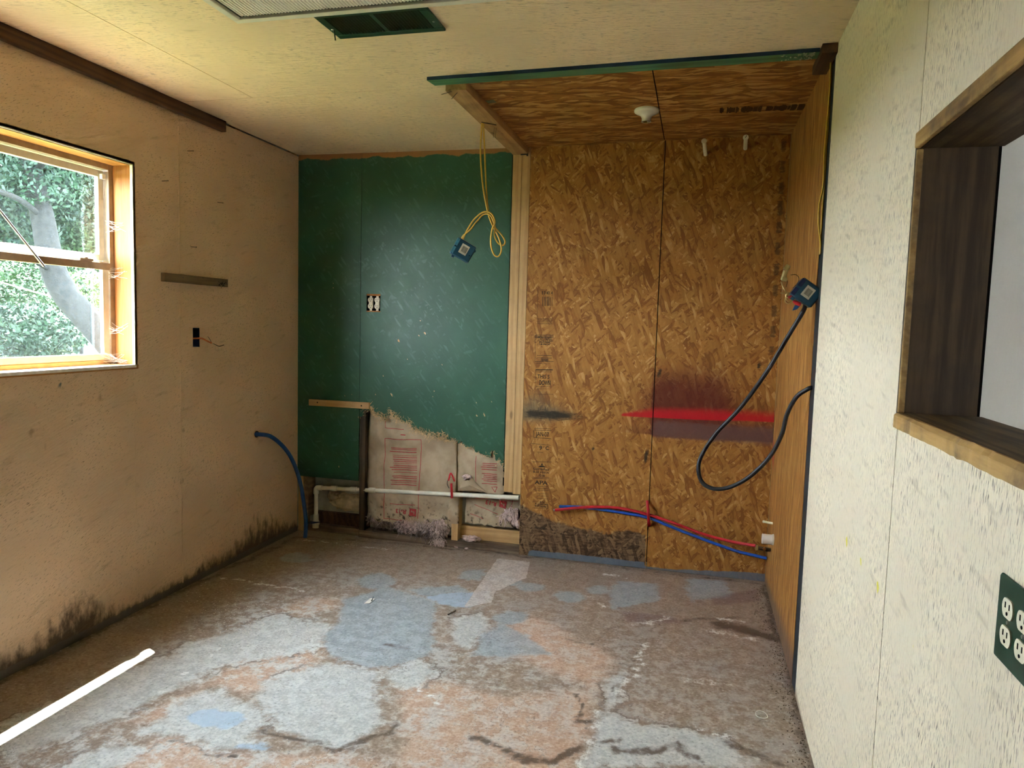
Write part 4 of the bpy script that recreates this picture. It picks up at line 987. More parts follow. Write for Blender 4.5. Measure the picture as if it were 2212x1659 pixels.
MB().box(2.892, 2.9445, -1.33, -1.10, 2.405, 2.4395).build('block', MAT['brown_y'], t5, bevel=0.002)

# ------------------------------------------------------------------ nails
def nail(name, base, d, L, r, label, group=None, mat='steel', head=True):
    base = Vector(base); d = Vector(d).normalized()
    b = MB(); b.tube([base-d*0.006, base+d*L], r, 8)
    if head: b.lathe([(r*2.4, 0), (r*2.4, r*0.9)], base+d*(L-r*0.9), d, 10)
    o = b.build(name, MAT[mat]); o.location = (0, 0, 0)
    return tag(o, label, 'nail', group)
for px, py, d, lab in (((405), 326, (1, 0.75, 0.15), 'bent dark nail highest on the tan wall, below the batten end'), (350, 391, (1, 0.8, 0.2), 'dark nail in the tan wall just right of the window top'),
                       (470, 437, (1, 0.9, -0.05), 'dark nail in the tan wall nearest the green wall'), (412, 533, (1, 1.1, 0.0), 'dark nail in the tan wall just above the grey wooden cleat')):
    nail('nail', LW(px, py), d, 0.028, 0.0016, lab, 'nails in the tan wall')
for px, py, d, lab in ((975, 198, (-0.8, -0.2, -0.25), 'longer bent nail at the front end of the ceiling plate, pointing left'), (988, 200, (-0.4, -0.6, -0.8), 'bent nail at the front end of the ceiling plate, pointing down')):
    nail('bent_nail', CE(px, py, 2.3995), d, 0.045, 0.0013, lab, head=False)
for px, lab in ((1068, 'left one of a pair of thin nails hanging below the ceiling plate'), (1072, 'right one of a pair of thin nails hanging below the ceiling plate')):
    nail('thin_nail', CE(px, 276, 2.3995), (-0.1, 0.0, -1), 0.050, 0.001, lab, head=False)
sc = thing('wall_bolt', 'short black bolt at the top of the bare double stud', 'bolt', BW(1130, 334, -0.002))
MB().tube([BW(1125, 334, -0.018), BW(1139, 333, -0.018)], 0.004, 8).build('shank', MAT['black'], sc, smooth=True)
MB().tube([BW(1139, 330, -0.018), BW(1139, 337, -0.018)], 0.005, 8).build('head', MAT['black'], sc, smooth=True)
MB().tube([BW(1132, 334, -0.018), BW(1132, 334, 0.004)], 0.003, 6).build('staple', MAT['black'], sc, smooth=True)

# ------------------------------------------------------------------ fluorescent ceiling light
TX0, TX1, TY0, TY1, TZ = 0.962, 2.182, -2.592, -1.982, 2.388
lt = thing('ceiling_light', 'large rectangular fluorescent ceiling light with ribbed lens, unlit', 'ceiling light', ((TX0+TX1)/2, (TY0+TY1)/2, H))
b = MB(); t = 0.026
b.box(TX0, TX1, TY1-t, TY1, TZ, H-0.0005); b.box(TX0, TX1, TY0, TY0+t, TZ, H-0.0005); b.box(TX0, TX0+t, TY0+t, TY1-t, TZ, H-0.0005); b.box(TX1-t, TX1, TY0+t, TY1-t, TZ, H-0.0005)
b.build('frame', MAT['light_frame'], lt, bevel=0.002)
b = MB(); b.box(TX0+t, TX1-t, TY0+t, TY1-t, H-0.004, H-0.0008); b.build('housing', MAT['light_frame'], lt)
g = 0.010
b = MB(); frame_w = 0.004
b.box(TX0+t, TX1-t, TY1-t-g, TY1-t, TZ+0.010, TZ+0.014); b.box(TX0+t, TX0+t+g, TY0+t, TY1-t-g, TZ+0.010, TZ+0.014)
b.build('gap_shadow_strip', MAT['black'], lt)  # black strips put in the shadow between rim and recessed lens
# ribbed lens: ridges running front to back
us = []; x = TX0+t+g; V = []; F = []; ya, yb = TY0+t, TY1-t-g; p_ = 0.0115
n = int((TX1-t-x)/p_)
for i in range(n):
    for k, (dx, dz) in enumerate(((0, 0.0), (0.35, -0.0030), (0.65, -0.0030), (1.0, 0.0))):
        V += [(x+(i+dx)*p_, ya, TZ+0.009+dz), (x+(i+dx)*p_, yb, TZ+0.009+dz)]
for i in range(4*n-1): F.append((2*i, 2*i+1, 2*i+3, 2*i+2))
b = MB().add(V, F); o = b.build('lens', MAT['lens'], lt, recalc=True)
rb = MB()
for i in range(n): rb.box(x+i*p_-0.0016, x+i*p_+0.0016, ya, yb, TZ+0.0085, TZ+0.0095)
tag(rb.build('lens_groove', simple('lens_groove', (0.34, 0.33, 0.27), 0.5), lt), 'dark grooves between the lens ribs', kind='stuff')

# ------------------------------------------------------------------ ceiling air register
VX0, VX1, VY0, VY1, VZ = 1.190, 1.600, -1.905, -1.697, 2.430
vt = thing('air_register', 'dark green painted air register on the ceiling beside the light', 'air vent', ((VX0+VX1)/2, (VY0+VY1)/2, H))
b = MB(); t = 0.032; zt = H-0.0006
b.box(VX0, VX1, VY1-t, VY1, VZ, zt); b.box(VX0, VX1, VY0, VY0+t, VZ, zt); b.box(VX0, VX0+t, VY0+t, VY1-t, VZ, zt); b.box(VX1-t, VX1, VY0+t, VY1-t, VZ, zt)
b.build('frame', MAT['green_plain'], vt, bevel=0.003)
xm = (VX0+VX1)/2
b = MB().box(xm-0.008, xm+0.008, VY0+t, VY1-t, VZ+0.001, zt); b.build('centre_bar', MAT['green_plain'], vt, bevel=0.001)
b = MB().box(VX0+t, VX1-t, VY0+t, VY1-t, zt-0.001, zt); b.build('backing', MAT['hole'], vt)
lm = None
for side in (0, 1):
    xa = VX0+t if side == 0 else xm+0.008; xb = xm-0.008 if side == 0 else VX1-t; nn = 14
    for i in range(nn):
        xx = xa+(xb-xa)*(i+0.5)/nn
        if lm is None:
            b = MB(); M_ = Matrix.Rotation(math.radians(35), 4, 'Y'); b.box(-0.0007, 0.0007, VY0+t-(VY0+VY1)/2, VY1-t-(VY0+VY1)/2, -0.0045, 0.0045, M=M_); o = b.build('slat', MAT['green_plain'], vt, local=True); lm = o.data
        else: o = link_mesh('slat', lm, None, vt)
        o.location = (xx-ORIG[vt].x, 0, VZ+0.0052-ORIG[vt].z)
for x, y in ((VX1-0.014, (VY0+VY1)/2+0.02), (VX0+0.014, (VY0+VY1)/2+0.02)):
    MB().lathe([(0.005, 0), (0.0035, 0.002)], (x, y, VZ), (0, 0, -1), 10).build('screw', MAT['galv'], vt)
p = CE(722, 66, VZ)
b = MB(); b.tube(spline([p, p+Vector((0, 0.002, -0.010)), p+Vector((0, 0.006, -0.022)), p+Vector((-0.001, 0.010, -0.030))], 4), 0.0022, 6); b.build('lever', MAT['green_plain'], vt, smooth=True)

# ------------------------------------------------------------------ porcelain lampholder
p = CE(1397, 238, 2.448); p.z = 2.4505
lh = thing('lampholder', 'white porcelain lampholder without a bulb on the bare board ceiling', 'lampholder', p)
prof = [(0.058, 0.0), (0.060, 0.006), (0.058, 0.013), (0.050, 0.018), (0.036, 0.024), (0.026, 0.032), (0.022, 0.042), (0.022, 0.054), (0.024, 0.058), (0.019, 0.058), (0.017, 0.045)]
MB().lathe(prof, p, (0, 0, -1), 36).build('body', MAT['porcelain'], lh, smooth=True)
MB().lathe([(0.016, 0), (0.016, 0.012), (0.013, 0.012), (0.013, 0.002)], p+Vector((0, 0, -0.047)), (0, 0, -1), 18).build('socket', MAT['brass'], lh, smooth=True)
MB().tube([p+Vector((0.006, -0.012, -0.058)), p+Vector((0.016, -0.014, -0.060))], 0.0035, 8).build('pull_switch', MAT['galv'], lh)

# ------------------------------------------------------------------ pegs on the bare board wall
for (px, py, tx, ty, lab) in ((1524, 334, 1521, 305, 'left white peg sticking out near the top of the bare board wall'), (1610, 321, 1611, 297, 'right white peg, with slotted head, near the top of the bare board wall')):
    a = BW(px, py, 0.002); c = BW(tx, ty, -0.125); d = (c-a).normalized()
    pg = thing('wall_peg', lab, 'peg', a, 'white pegs on the bare board wall')
    MB().tube([a, c], 0.0105, 14).build('rod', MAT['ivory_bright'], pg, smooth=True)
    MB().lathe([(0.0105, 0), (0.0145, 0.002), (0.0145, 0.007), (0.012, 0.009)], c-d*0.004, d, 18).build('cap', MAT['ivory_bright'], pg, smooth=True)
    if tx > 1600: MB().box(-0.0012, 0.0012, -0.0005, 0.0005, -0.010, 0.010, M=Matrix.Translation(c+d*0.0055) @ Matrix.Rotation(0.5, 4, 'Y')).build('slot', MAT['ink'], pg)

# ------------------------------------------------------------------ outlets in the green wall
ob = thing('outlet_box', 'black two-gang wall box sunk in the green wall', 'outlet box', (0.53, 0.0, 1.516))
b = MB(); b.box(OUT[0]+0.001, OUT[1]-0.001, 0.050, 0.053, OUT[2], OUT[3]); b.box(OUT[0]+0.0005, OUT[0]+0.003, 0.003, 0.05, OUT[2], OUT[3]); b.box(OUT[1]-0.003, OUT[1]-0.0005, 0.003, 0.05, OUT[2], OUT[3]); b.build('shell', MAT['hole'], ob)
def outlet_profile():
    pts = []
    R_, f = 0.0172, 0.0135
    for k in range(24):
        w = 2*math.pi*k/24; x = R_*math.cos(w); z = max(-f, min(f, R_*math.sin(w))); pts.append((x, z))
    return pts
def duplex(parent, cx, cz, y, mat, dark, sc=1.0):
    b = MB(); b.box(cx-0.008*sc, cx+0.008*sc, y+0.004, y+0.006, cz-0.052*sc, cz+0.052*sc); b.box(cx-0.013*sc, cx+0.013*sc, y+0.002, y+0.012, cz-0.033*sc, cz+0.033*sc)
    b.build('body', mat, parent, bevel=0.001)
    for s in (1, -1):
        zc = cz+s*0.0192*sc
        b = MB().prism([(cx+x*sc, y-0.002, zc+z*sc) for x, z in outlet_profile()], (0, 0.006, 0)); f = b.build('face', mat, parent)
        b = MB(); b.box(cx-0.0078*sc, cx-0.0055*sc, y-0.0025, y-0.0019, zc-0.001*sc, zc+0.0085*sc); b.box(cx+0.0055*sc, cx+0.0075*sc, y-0.0025, y-0.0019, zc, zc+0.0075*sc)
        b.lathe([(0.0026*sc, 0), (0.0026*sc, 0.0006)], (cx, y-0.0019, zc-0.0070*sc), (0, -1, 0), 10); b.build('slots', MAT['hole'], f)
    MB().box(cx-0.015*sc, cx+0.015*sc, y+0.003, y+0.005, cz+0.046*sc, cz+0.052*sc).build('mounting_ear', MAT['galv'], parent)
    MB().box(cx-0.015*sc, cx+0.015*sc, y+0.003, y+0.005, cz-0.052*sc, cz-0.046*sc).build('mounting_ear', MAT['galv'], parent)
for cx, lab, mt in ((0.5085, 'left one of two duplex outlets in the green wall', 'ivory'), (0.5530, 'right one of two duplex outlets in the green wall', 'ivory_bright')):
    d_ = thing('duplex_outlet', lab, 'outlet', (cx, 0.006, 1.516), 'outlets in the green wall')
    duplex(d_, cx, 1.515, 0.004, MAT[mt], None, 1.04)
MB().box(OUT[0], OUT[1], 0.001, 0.011, OUT[3]-0.012, OUT[3]).build('bare_edge', MAT['osb_plain'], ob)
MB().box(OUT[0], OUT[1], 0.001, 0.011, OUT[2], OUT[2]+0.007).build('bare_edge', MAT['osb_plain'], ob)

# ------------------------------------------------------------------ four-gang outlets by the camera on the cream wall
PY0, PY1, PZ0, PZ1 = -3.150, -3.028, 0.957, 1.079
op = thing('outlet_plate', 'dark green double outlet cover plate on the cream wall', 'outlet plate', (W, (PY0+PY1)/2, (PZ0+PZ1)/2))
b = MB(); ch = 0.010
outline = [(PY1-0.002, PZ0), (PY1, PZ0+0.002), (PY1, PZ1-ch*0.5), (PY1-ch*0.5, PZ1), (PY0, PZ1), (PY0, PZ0)]
b.prism([(W-0.004, y, z) for y, z in outline], (0.0035, 0, 0)); b.build('cover', MAT['green_plain'], op, bevel=0.002)
for yc in (-3.0655, -3.1125):
    for s in (1, -1):
        zc = (PZ0+PZ1)/2+s*0.0195
        b = MB().prism([(W-0.0062, yc+x, zc+z) for x, z in outlet_profile()], (0.003, 0, 0)); f = b.build('outlet_face', MAT['ivory_bright'], op)
        b = MB(); b.box(W-0.0068, W-0.0061, yc+0.005, yc+0.0075, zc, zc+0.008); b.box(W-0.0068, W-0.0061, yc-0.0075, yc-0.0055, zc, zc+0.008); b.lathe([(0.0026, 0), (0.0026, 0.0007)], (W-0.0061, yc, zc-0.007), (-1, 0, 0), 10); b.build('slots', MAT['hole'], f)
    MB().lathe([(0.0035, 0), (0.0025, 0.0015)], (W-0.004, yc, (PZ0+PZ1)/2), (-1, 0, 0), 10).build('screw', MAT['galv'], op)

# ------------------------------------------------------------------ wooden cleats
cl = thing('wall_cleat', 'grey weathered wooden cleat nailed to the tan wall', 'cleat', (0, -0.99, 1.588))
MB().box(0.0006, 0.022, -1.228, -0.745, 1.565, 1.607).build('bar', MAT['cleat_grey'], cl, bevel=0.002)
for y, z in ((-1.10, 1.592), (-0.95, 1.60)): MB().lathe([(0.004, 0), (0.003, 0.001)], (0.022, y, z), (1, 0, 0), 8).build('nail_head', MAT['steel'], cl)
mw = MB(); r_ = random.Random(8)
for k in range(26):
    c = Vector((0.024, -0.80+r_.gauss(0, 0.014), 1.575+r_.gauss(0, 0.010))); s = r_.uniform(0.002, 0.005); d = Vector((r_.random(), r_.uniform(-1, 1), r_.uniform(-1, 1))).normalized()*s*1.6
    mw.tube([c-d*0.3, c+d], s*0.35, 5)
tag(mw.build('old_wasp_nest', MAT['hole'], cl), 'dark crumbs of an old nest', kind='stuff')
cl = thing('wall_cleat', 'light pine cleat screwed across the lower green wall', 'cleat', (0.30, 0, 0.866))
MB().box(0.092, 0.517, -0.021, -0.0006, 0.845, 0.886).build('bar', MAT['pine_x'], cl, bevel=0.002)
for x, z in ((0.155, 0.868), (0.465, 0.864)): MB().lathe([(0.005, 0), (0.004, 0.0012)], (x, -0.021, z), (0, -1, 0), 8).build('screw', MAT['ink'], cl)

# ------------------------------------------------------------------ switch box and orange cable in the tan wall
sbx = thing('switch_box', 'empty blue switch box sunk in the tan wall', 'switch box', (0, (SWY0+SWY1)/2, (SWZ0+SWZ1)/2))
b = MB(); m_ = 0.001
b.box(-0.062, -0.060, SWY0+m_, SWY1-m_, SWZ0+m_, SWZ1-m_); b.box(-0.060, -0.002, SWY0+m_, SWY0+m_+0.002, SWZ0+m_, SWZ1-m_); b.box(-0.060, -0.002, SWY1-m_-0.002, SWY1-m_, SWZ0+m_, SWZ1-m_)
b.box(-0.060, -0.002, SWY0+m_, SWY1-m_, SWZ0+m_, SWZ0+m_+0.002); b.box(-0.060, -0.002, SWY0+m_, SWY1-m_, SWZ1-m_-0.002, SWZ1-m_); b.build('shell', MAT['box_navy'], sbx)
a = LW(420, 731, -0.04); a.y = -0.985
oc_ = thing('orange_cable', 'short orange cable with bare ends poking out of the switch box', 'cable', a)
pts = [a, LW(425, 731, 0.003), LW(436, 731, 0.018), LW(448, 737, 0.022), LW(457, 741, 0.024)]
MB().tube(spline(pts, 6), 0.0042, 8).build('sheath', MAT['orange_cable'], oc_, smooth=True)
MB().tube(spline([pts[-1], LW(464, 745, 0.025), LW(470, 748, 0.025), LW(475, 756, 0.024)], 5), 0.0022, 6).build('wire', MAT['white_wire'], oc_, smooth=True)
MB().tube(spline([pts[-1], LW(466, 745, 0.027), LW(474, 748, 0.030), LW(484, 745, 0.032)], 5), 0.0018, 6).build('wire', MAT['hole'], oc_, smooth=True)
MB().tube(spline([pts[-1], LW(454, 734, 0.026), LW(449, 727, 0.026)], 5), 0.0014, 6).build('wire', MAT['steel'], oc_, smooth=True)

# ------------------------------------------------------------------ blue pipe bending from the tan wall to the floor
bp = thing('water_pipe', 'dark blue plastic pipe bending from the tan wall down to the floor', 'pipe', LW(552, 938))
a = LW(555, 938, 0.004); e_ = FL(659, 1162)
pts = [a+Vector((-0.03, -0.005, 0)), a+Vector((0.015, 0, 0.0)), BW(585, 943, -0.36), BW(612, 965, -0.27), BW(632, 995, -0.20), BW(648, 1040, -0.15), BW(656, 1085, -0.125), BW(661, 1130, -0.11), e_]
MB().tube(spline(pts, 8), 0.0125, 14).build('pipe', MAT['blue_pipe_dark'], bp, smooth=True)
MB().lathe([(0.020, 0), (0.020, 0.004), (0.014, 0.006)], a+Vector((-0.003, 0, 0)), (1, 0, 0), 16).build('collar', MAT['black'], bp, smooth=True)

# ------------------------------------------------------------------ white drain pipe in the open wall
dp = thing('white_pipe', 'long thin white plastic pipe running through the open wall', 'pipe', BW(684, 1052, 0.03))
Yp = 0.034; el_ = BW(683, 1053, Yp); en = BW(1121, 1075, -0.002); en.y = -0.004
def up(v, n=1): return Vector(v)
MB().tube([el_+Vector((0.02, 0, 0)), en], 0.0135, 14).build('horizontal_run', MAT['pvc'], dp, smooth=True)
lo_ = BW(688, 1140, Yp)
MB().tube([el_+Vector((0, 0, -0.02)), Vector((el_.x, Yp, lo_.z))], 0.0135, 14).build('riser', MAT['pvc'], dp, smooth=True)
MB().tube(spline([el_+Vector((0.042, 0, 0)), el_+Vector((0.020, 0, 0)), el_+Vector((0.005, 0, -0.005)), el_+Vector((0, 0, -0.020)), el_+Vector((0, 0, -0.042))], 5), 0.0180, 14).build('elbow', MAT['pvc'], dp, smooth=True)
for px in (725, 770, 812):
    p = el_.lerp(en, (px-683)/438); dv = (en-el_).normalized()*0.022; MB().tube([p-dv, p+dv], 0.0175, 14).build('coupling', MAT['pvc'], dp, smooth=True)
MB().tube([Vector((el_.x, Yp, lo_.z+0.09)), Vector((el_.x, Yp, lo_.z+0.05)), Vector((el_.x, Yp, lo_.z+0.04)), Vector((el_.x, Yp, lo_.z))], [0.0180, 0.0180, 0.0235, 0.0235], 14).build('reducer', MAT['pvc'], dp, smooth=True)
vh = thing('valve_handle', 'small dark blue valve handle on the white pipe by the floor', 'valve', BW(678, 1128, 0.0))
MB().tube([BW(672, 1129, 0.004), BW(690, 1128, 0.0)], [0.009, 0.003], 8).build('lever', MAT['box_navy'], vh)
MB().tube([BW(673, 1129, 0.004), BW(676, 1129, 0.034)], 0.008, 8).build('stem', MAT['box_navy'], vh)
# red pipe hanger at the middle stud
rh = thing('pipe_hanger', 'red plastic pipe hanger nailed to the stud in the open wall', 'pipe hanger', BW(974, 1075, -0.005))
y_ = -0.012
MB().tube([BW(975, 1044, y_), BW(976, 1076, y_)], 0.0075, 8).build('strap', MAT['red_plastic'], rh, smooth=True)
MB().tube(spline([BW(969, 1038, y_), BW(973, 1023, y_), BW(977, 1027, y_), BW(982, 1040, y_)], 5), 0.0055, 8).build('hook', MAT['red_plastic'], rh, smooth=True)
MB().tube(spline([BW(970, 1030, y_+.004), BW(966, 1044, y_+.004), BW(970, 1055, y_+.006)], 4), 0.0022, 6).build('wire', MAT['black'], rh, smooth=True)
for py in (1031, 1074): MB().tube([BW(974, py, y_), BW(974, py, 0.02)], 0.0028, 6).build('nail', MAT['steel'], rh)

# ------------------------------------------------------------------ red and blue supply tubes on the bare board wall
rp_ = thing('supply_tube', 'red plastic water tube curving along the bare board wall', 'tube', BW(1200, 1101, -0.02), 'water tubes on the bare board wall')
pts = [BW(1199, 1102, -0.040), BW(1235, 1098, -0.032), BW(1290, 1095, -0.026), BW(1340, 1098, -0.022), BW(1395, 1110, -0.022), BW(1450, 1128, -0.028), BW(1520, 1154, -0.04), BW(1580, 1170, -0.075), BW(1632, 1179, -0.13)]
MB().tube(spline(pts, 8), 0.0085, 12).build('tube', MAT['red_plastic'], rp_, smooth=True)
MB().lathe([(0.006, 0), (0.006, 0.012)], pts[0]-Vector((0.010, 0, 0)), (1, 0, 0), 10).build('tube_end', MAT['galv'], rp_)
bp_ = thing('supply_tube', 'blue plastic water tube curving along the bare board wall', 'tube', BW(1208, 1093, -0.02), 'water tubes on the bare board wall')
pts = [BW(1208, 1094, -0.016), BW(1260, 1096, -0.012), BW(1320, 1104, -0.012), BW(1395, 1117, -0.016), BW(1450, 1138, -0.022), BW(1520, 1165, -0.035), BW(1590, 1190, -0.06), BW(1656, 1206, -0.10)]
pts[-1].x = min(pts[-1].x, W-0.002)
MB().tube(spline(pts, 8), 0.0085, 12).build('tube', MAT['blue_pipe'], bp_, smooth=True)
ts = thing('tube_clip', 'red vertical clip holding the two water tubes at the board seam', 'clip', BW(1401, 1110, 0))
MB().tube(spline([BW(1398, 1082, -0.008), BW(1400, 1100, -0.034), BW(1401, 1118, -0.034), BW(1402, 1136, -0.008)], 5), 0.0085, 10).build('strap', MAT['red_plastic'], ts, smooth=True)
for py in (1081, 1137): MB().tube([BW(1400, py, -0.012), BW(1400, py, 0.004)], 0.0028, 6).build('nail', MAT['steel'], ts)

# ------------------------------------------------------------------ drain stub, valve and peg by the right corner
cs = RW(1668, 1166, W); ax = Vector((-1, 0, 0.0))
st = thing('drain_stub', 'short white drain pipe stub on the alcove side wall', 'pipe stub', cs)
dpt = -0.30; A = Vector((W, dpt, BW(1662, 1165, dpt).z))
B = BW(1646, 1164, dpt)
MB().lathe([(0.026, 0), (0.026, 0.052), (0.0225, 0.052), (0.0225, 0.01)], (B.x+0.052, dpt, A.z), (-1, 0, 0), 24).build('sleeve', MAT['white_plastic'], st, smooth=True)
MB().lathe([(0.021, 0), (0.021, W-B.x-0.045)], (W, dpt, A.z), (-1, 0, 0), 20).build('nipple', MAT['pvc'], st, smooth=True)
MB().lathe([(0.029, 0), (0.029, 0.006), (0.024, 0.009)], (W-0.0005, dpt, A.z), (-1, 0, 0), 20).build('flange', MAT['pvc'], st, smooth=True)
vb = thing('brass_valve', 'small dark brass valve under the white drain stub', 'valve', BW(1655, 1182, -0.22))
yv = -0.20; q0 = BW(1633, 1183, yv); q1 = Vector((W-0.001, yv, q0.z-0.004))
MB().tube([q0, q0.lerp(q1, 0.6), q1], [0.011, 0.010, 0.008], 10).build('barrel', MAT['steel'], vb, smooth=True)
MB().lathe([(0.016, 0), (0.016, 0.010)], q0, (1, 0, 0), 6).build('nut', MAT['brass'], vb)
MB().tube([q0.lerp(q1, 0.55), q0.lerp(q1, 0.55)+Vector((0, -0.02, 0.004))], 0.008, 8).build('stem', MAT['copper'], vb, smooth=True)
cw = MB(); r_ = random.Random(2)
pk = thing('small_peg', 'tiny white dowel across the alcove corner above the drain stub', 'dowel', BW(1660, 1129, -0.12))
pa = BW(1650, 1127, -0.17); pb_ = RW(1671, 1131, W+0.004); MB().tube([pa, pb_], 0.0065, 10).build('rod', MAT['ivory_bright'], pk, smooth=True)
MB().lathe([(0.0075, 0), (0.0075, 0.004)], pa, (pa-pb_), 10).build('cap', MAT['ivory'], pk, smooth=True)

# ------------------------------------------------------------------ junction boxes
def junction_box(root, s=0.05, light=True, teal='box_blue'):
    """local axes: label face towards -y; built round the origin"""
    def add(b, nm, mt, bevel=0.0, sm=False): return b.build(nm, MAT[mt], root, bevel=bevel, local=True, smooth=sm)
    d = 0.030
    b = MB(); b.box(-s, s, -d, d, -s*0.85, s*0.85); body = add(b, 'box_body', teal, 0.004)
    b = MB(); b.box(-s-0.0015, -s+0.014, -d-0.0015, d+0.0015, -s*0.8, -s*0.10); b.box(-s-0.0015, -s+0.014, -d-0.0015, d+0.0015, s*0.05, s*0.8); add(b, 'side_rib', 'box_light' if light else 'box_navy', 0.001)
    b = MB(); b.box(-s*0.95, s*0.95, -d+0.002, d-0.002, s*0.85, s*0.85+0.0015); add(b, 'top_face', 'box_top' if light else 'box_navy')
    b = MB(); b.box(-s*0.35, s*0.45, -d-0.001, -d, -s*0.42, s*0.55); lab = b.build('label', MAT['sticker'], root, local=True)
    b = MB(); rk = random.Random(1)
    x = -s*0.18
    while x < s*0.30:
        w_ = rk.choice([0.0012, 0.002, 0.003]); b.box(x, x+w_, -d-0.0014, -d-0.001, -s*0.22, s*0.36); x += w_+rk.choice([0.0014, 0.002])
    b.build('barcode', MAT['ink'], lab, local=True)
    for sx, sz in ((1, 0.5), (-0.6, -1.0)):
        b = MB(); b.box(sx*s-0.007, sx*s+0.007, -0.010, 0.010, sz*s-0.006, sz*s+0.006); add(b, 'ear', teal, 0.001)
    b = MB(); b.box(s*0.96, s*1.04, -d*0.8, d*0.8, -s*0.75, s*0.35); add(b, 'open_side', 'hole')
    return body
yj = -0.62
c = BW(1000, 541, yj)
jb = thing('junction_box', 'blue junction box dangling on yellow cables in front of the green wall', 'junction box', c, rot=(0, math.radians(-28)*-1, math.radians(22)))
junction_box(jb, 0.052, True)
b = MB(); r_ = random.Random(6)
for k in range(14):
    p0 = Vector((0.034, r_.uniform(-0.02, 0.02), r_.uniform(-0.035, 0.0))); b.tube(spline([p0, p0+Vector((0.014, r_.gauss(0, .01), r_.gauss(0, .008))), p0+Vector((0.010, r_.gauss(0, .012), r_.gauss(-0.006, .008))), p0+Vector((0.002, r_.gauss(0, .01), -0.012))], 3), 0.0016, 5)
b.build('loose_wires', MAT['white_wire'], jb, local=True, smooth=True)
b = MB()
for k in range(7):
    p0 = Vector((0.036, r_.uniform(-0.02, 0.02), r_.uniform(-0.03, 0.01))); b.tube(spline([p0, p0+Vector((0.012, r_.gauss(0, .008), r_.gauss(0, .008))), p0+Vector((0.004, r_.gauss(0, .01), -0.014))], 3), 0.0016, 5)
b.build('loose_wires', MAT['hole'], jb, local=True, smooth=True)
def yc(*pts): return [BW(px, py, yy) for px, py, yy in pts]
top1 = CE(1041, 265, 2.398); top2 = CE(1044, 266, 2.398)
y1 = thing('yellow_cable', 'yellow cable looping lower, from the ceiling plate to the hanging box', 'cable', top1, 'yellow cables of the hanging box')
MB().tube(spline([top1]+yc((1038, 330, -0.655), (1043, 400, -0.65), (1053, 455, -0.65), (1063, 485, -0.64), (1078, 515, -0.64), (1083, 540, -0.64), (1076, 554, -0.64), (1066, 548, -0.64), (1060, 525, -0.645), (1063, 495, -0.655), (1069, 480, -0.66), (1062, 462, -0.665), (1045, 458, -0.66), (1026, 472, -0.65), (1012, 492, -0.64), (1003, 510, -0.63), (999, 522, -0.62)), 7), 0.0042, 8).build('sheath', MAT['yellow_cable'], y1, smooth=True)
y2 = thing('yellow_cable', 'yellow cable with the smaller loop, from the ceiling plate to the hanging box', 'cable', top2, 'yellow cables of the hanging box')
MB().tube(spline([top2]+yc((1047, 330, -0.645), (1050, 400, -0.64), (1055, 455, -0.64), (1066, 487, -0.63), (1084, 508, -0.63), (1091, 522, -0.63), (1086, 530, -0.63), (1075, 524, -0.635), (1068, 508, -0.64), (1069, 490, -0.645), (1060, 466, -0.65), (1045, 463, -0.645), (1030, 478, -0.64), (1016, 496, -0.635), (1000, 510, -0.63), (997, 522, -0.615)), 7), 0.0042, 8).build('sheath', MAT['yellow_cable'], y2, smooth=True)
st_ = thing('cable_staple', 'dark cable staple across the ceiling plate above the yellow cables', 'staple', CE(1055, 268, 2.3995))
MB().tube([CE(1040, 264, 2.397), CE(1072, 270, 2.397)], 0.0025, 6).build('bar', MAT['dark_wood'], st_)

# box hanging at the alcove edge
yj = -1.205
c = BW(1741, 633, yj)
jb2 = thing('junction_box', 'blue junction box hanging at the edge of the cream wall', 'junction box', c, rot=(0, math.radians(35), 0))
junction_box(jb2, 0.045, False)
def jw(*pts): return [BW(px, py, yy) for px, py, yy in pts]
b = MB()
b.tube(spline(jw((1726, 655, yj), (1722, 660, yj), (1716, 668, yj-0.005)), 3), [0.007]*6+[0.004], 6) if False else b.prism([tuple(q_) for q_ in jw((1731, 658, yj), (1717, 660, yj), (1712, 671, yj), (1722, 668, yj))], (0, 0.02, 0))
b.v = [tuple(jb2.rotation_euler.to_matrix().inverted() @ (Vector(v)-c)) for v in b.v]; b.build('hinged_flap', MAT['blue_pipe_dark'], jb2, local=True)
wn_ = thing('wire_connector', 'upper red wire connector beside the blue box on the cream wall edge', 'wire connector', BW(1713, 641, yj), 'red wire connectors')
MB().tube(jw((1702, 643, yj), (1710, 641, yj), (1719, 639, yj)), [0.0045, 0.0075, 0.0080], 10).build('shell', MAT['red_plastic'], wn_, smooth=True)
wn2 = thing('wire_connector', 'lower red wire connector beside the blue box on the cream wall edge', 'wire connector', BW(1722, 655, yj), 'red wire connectors')
MB().tube(jw((1713, 650, yj), (1720, 654, yj), (1729, 658, yj)), [0.0045, 0.0080, 0.0080], 10).build('shell', MAT['red_plastic'], wn2, smooth=True)
lw_ = thing('bare_wires', 'tangle of bare copper wires beside the blue box', 'wires', BW(1700, 640, yj))
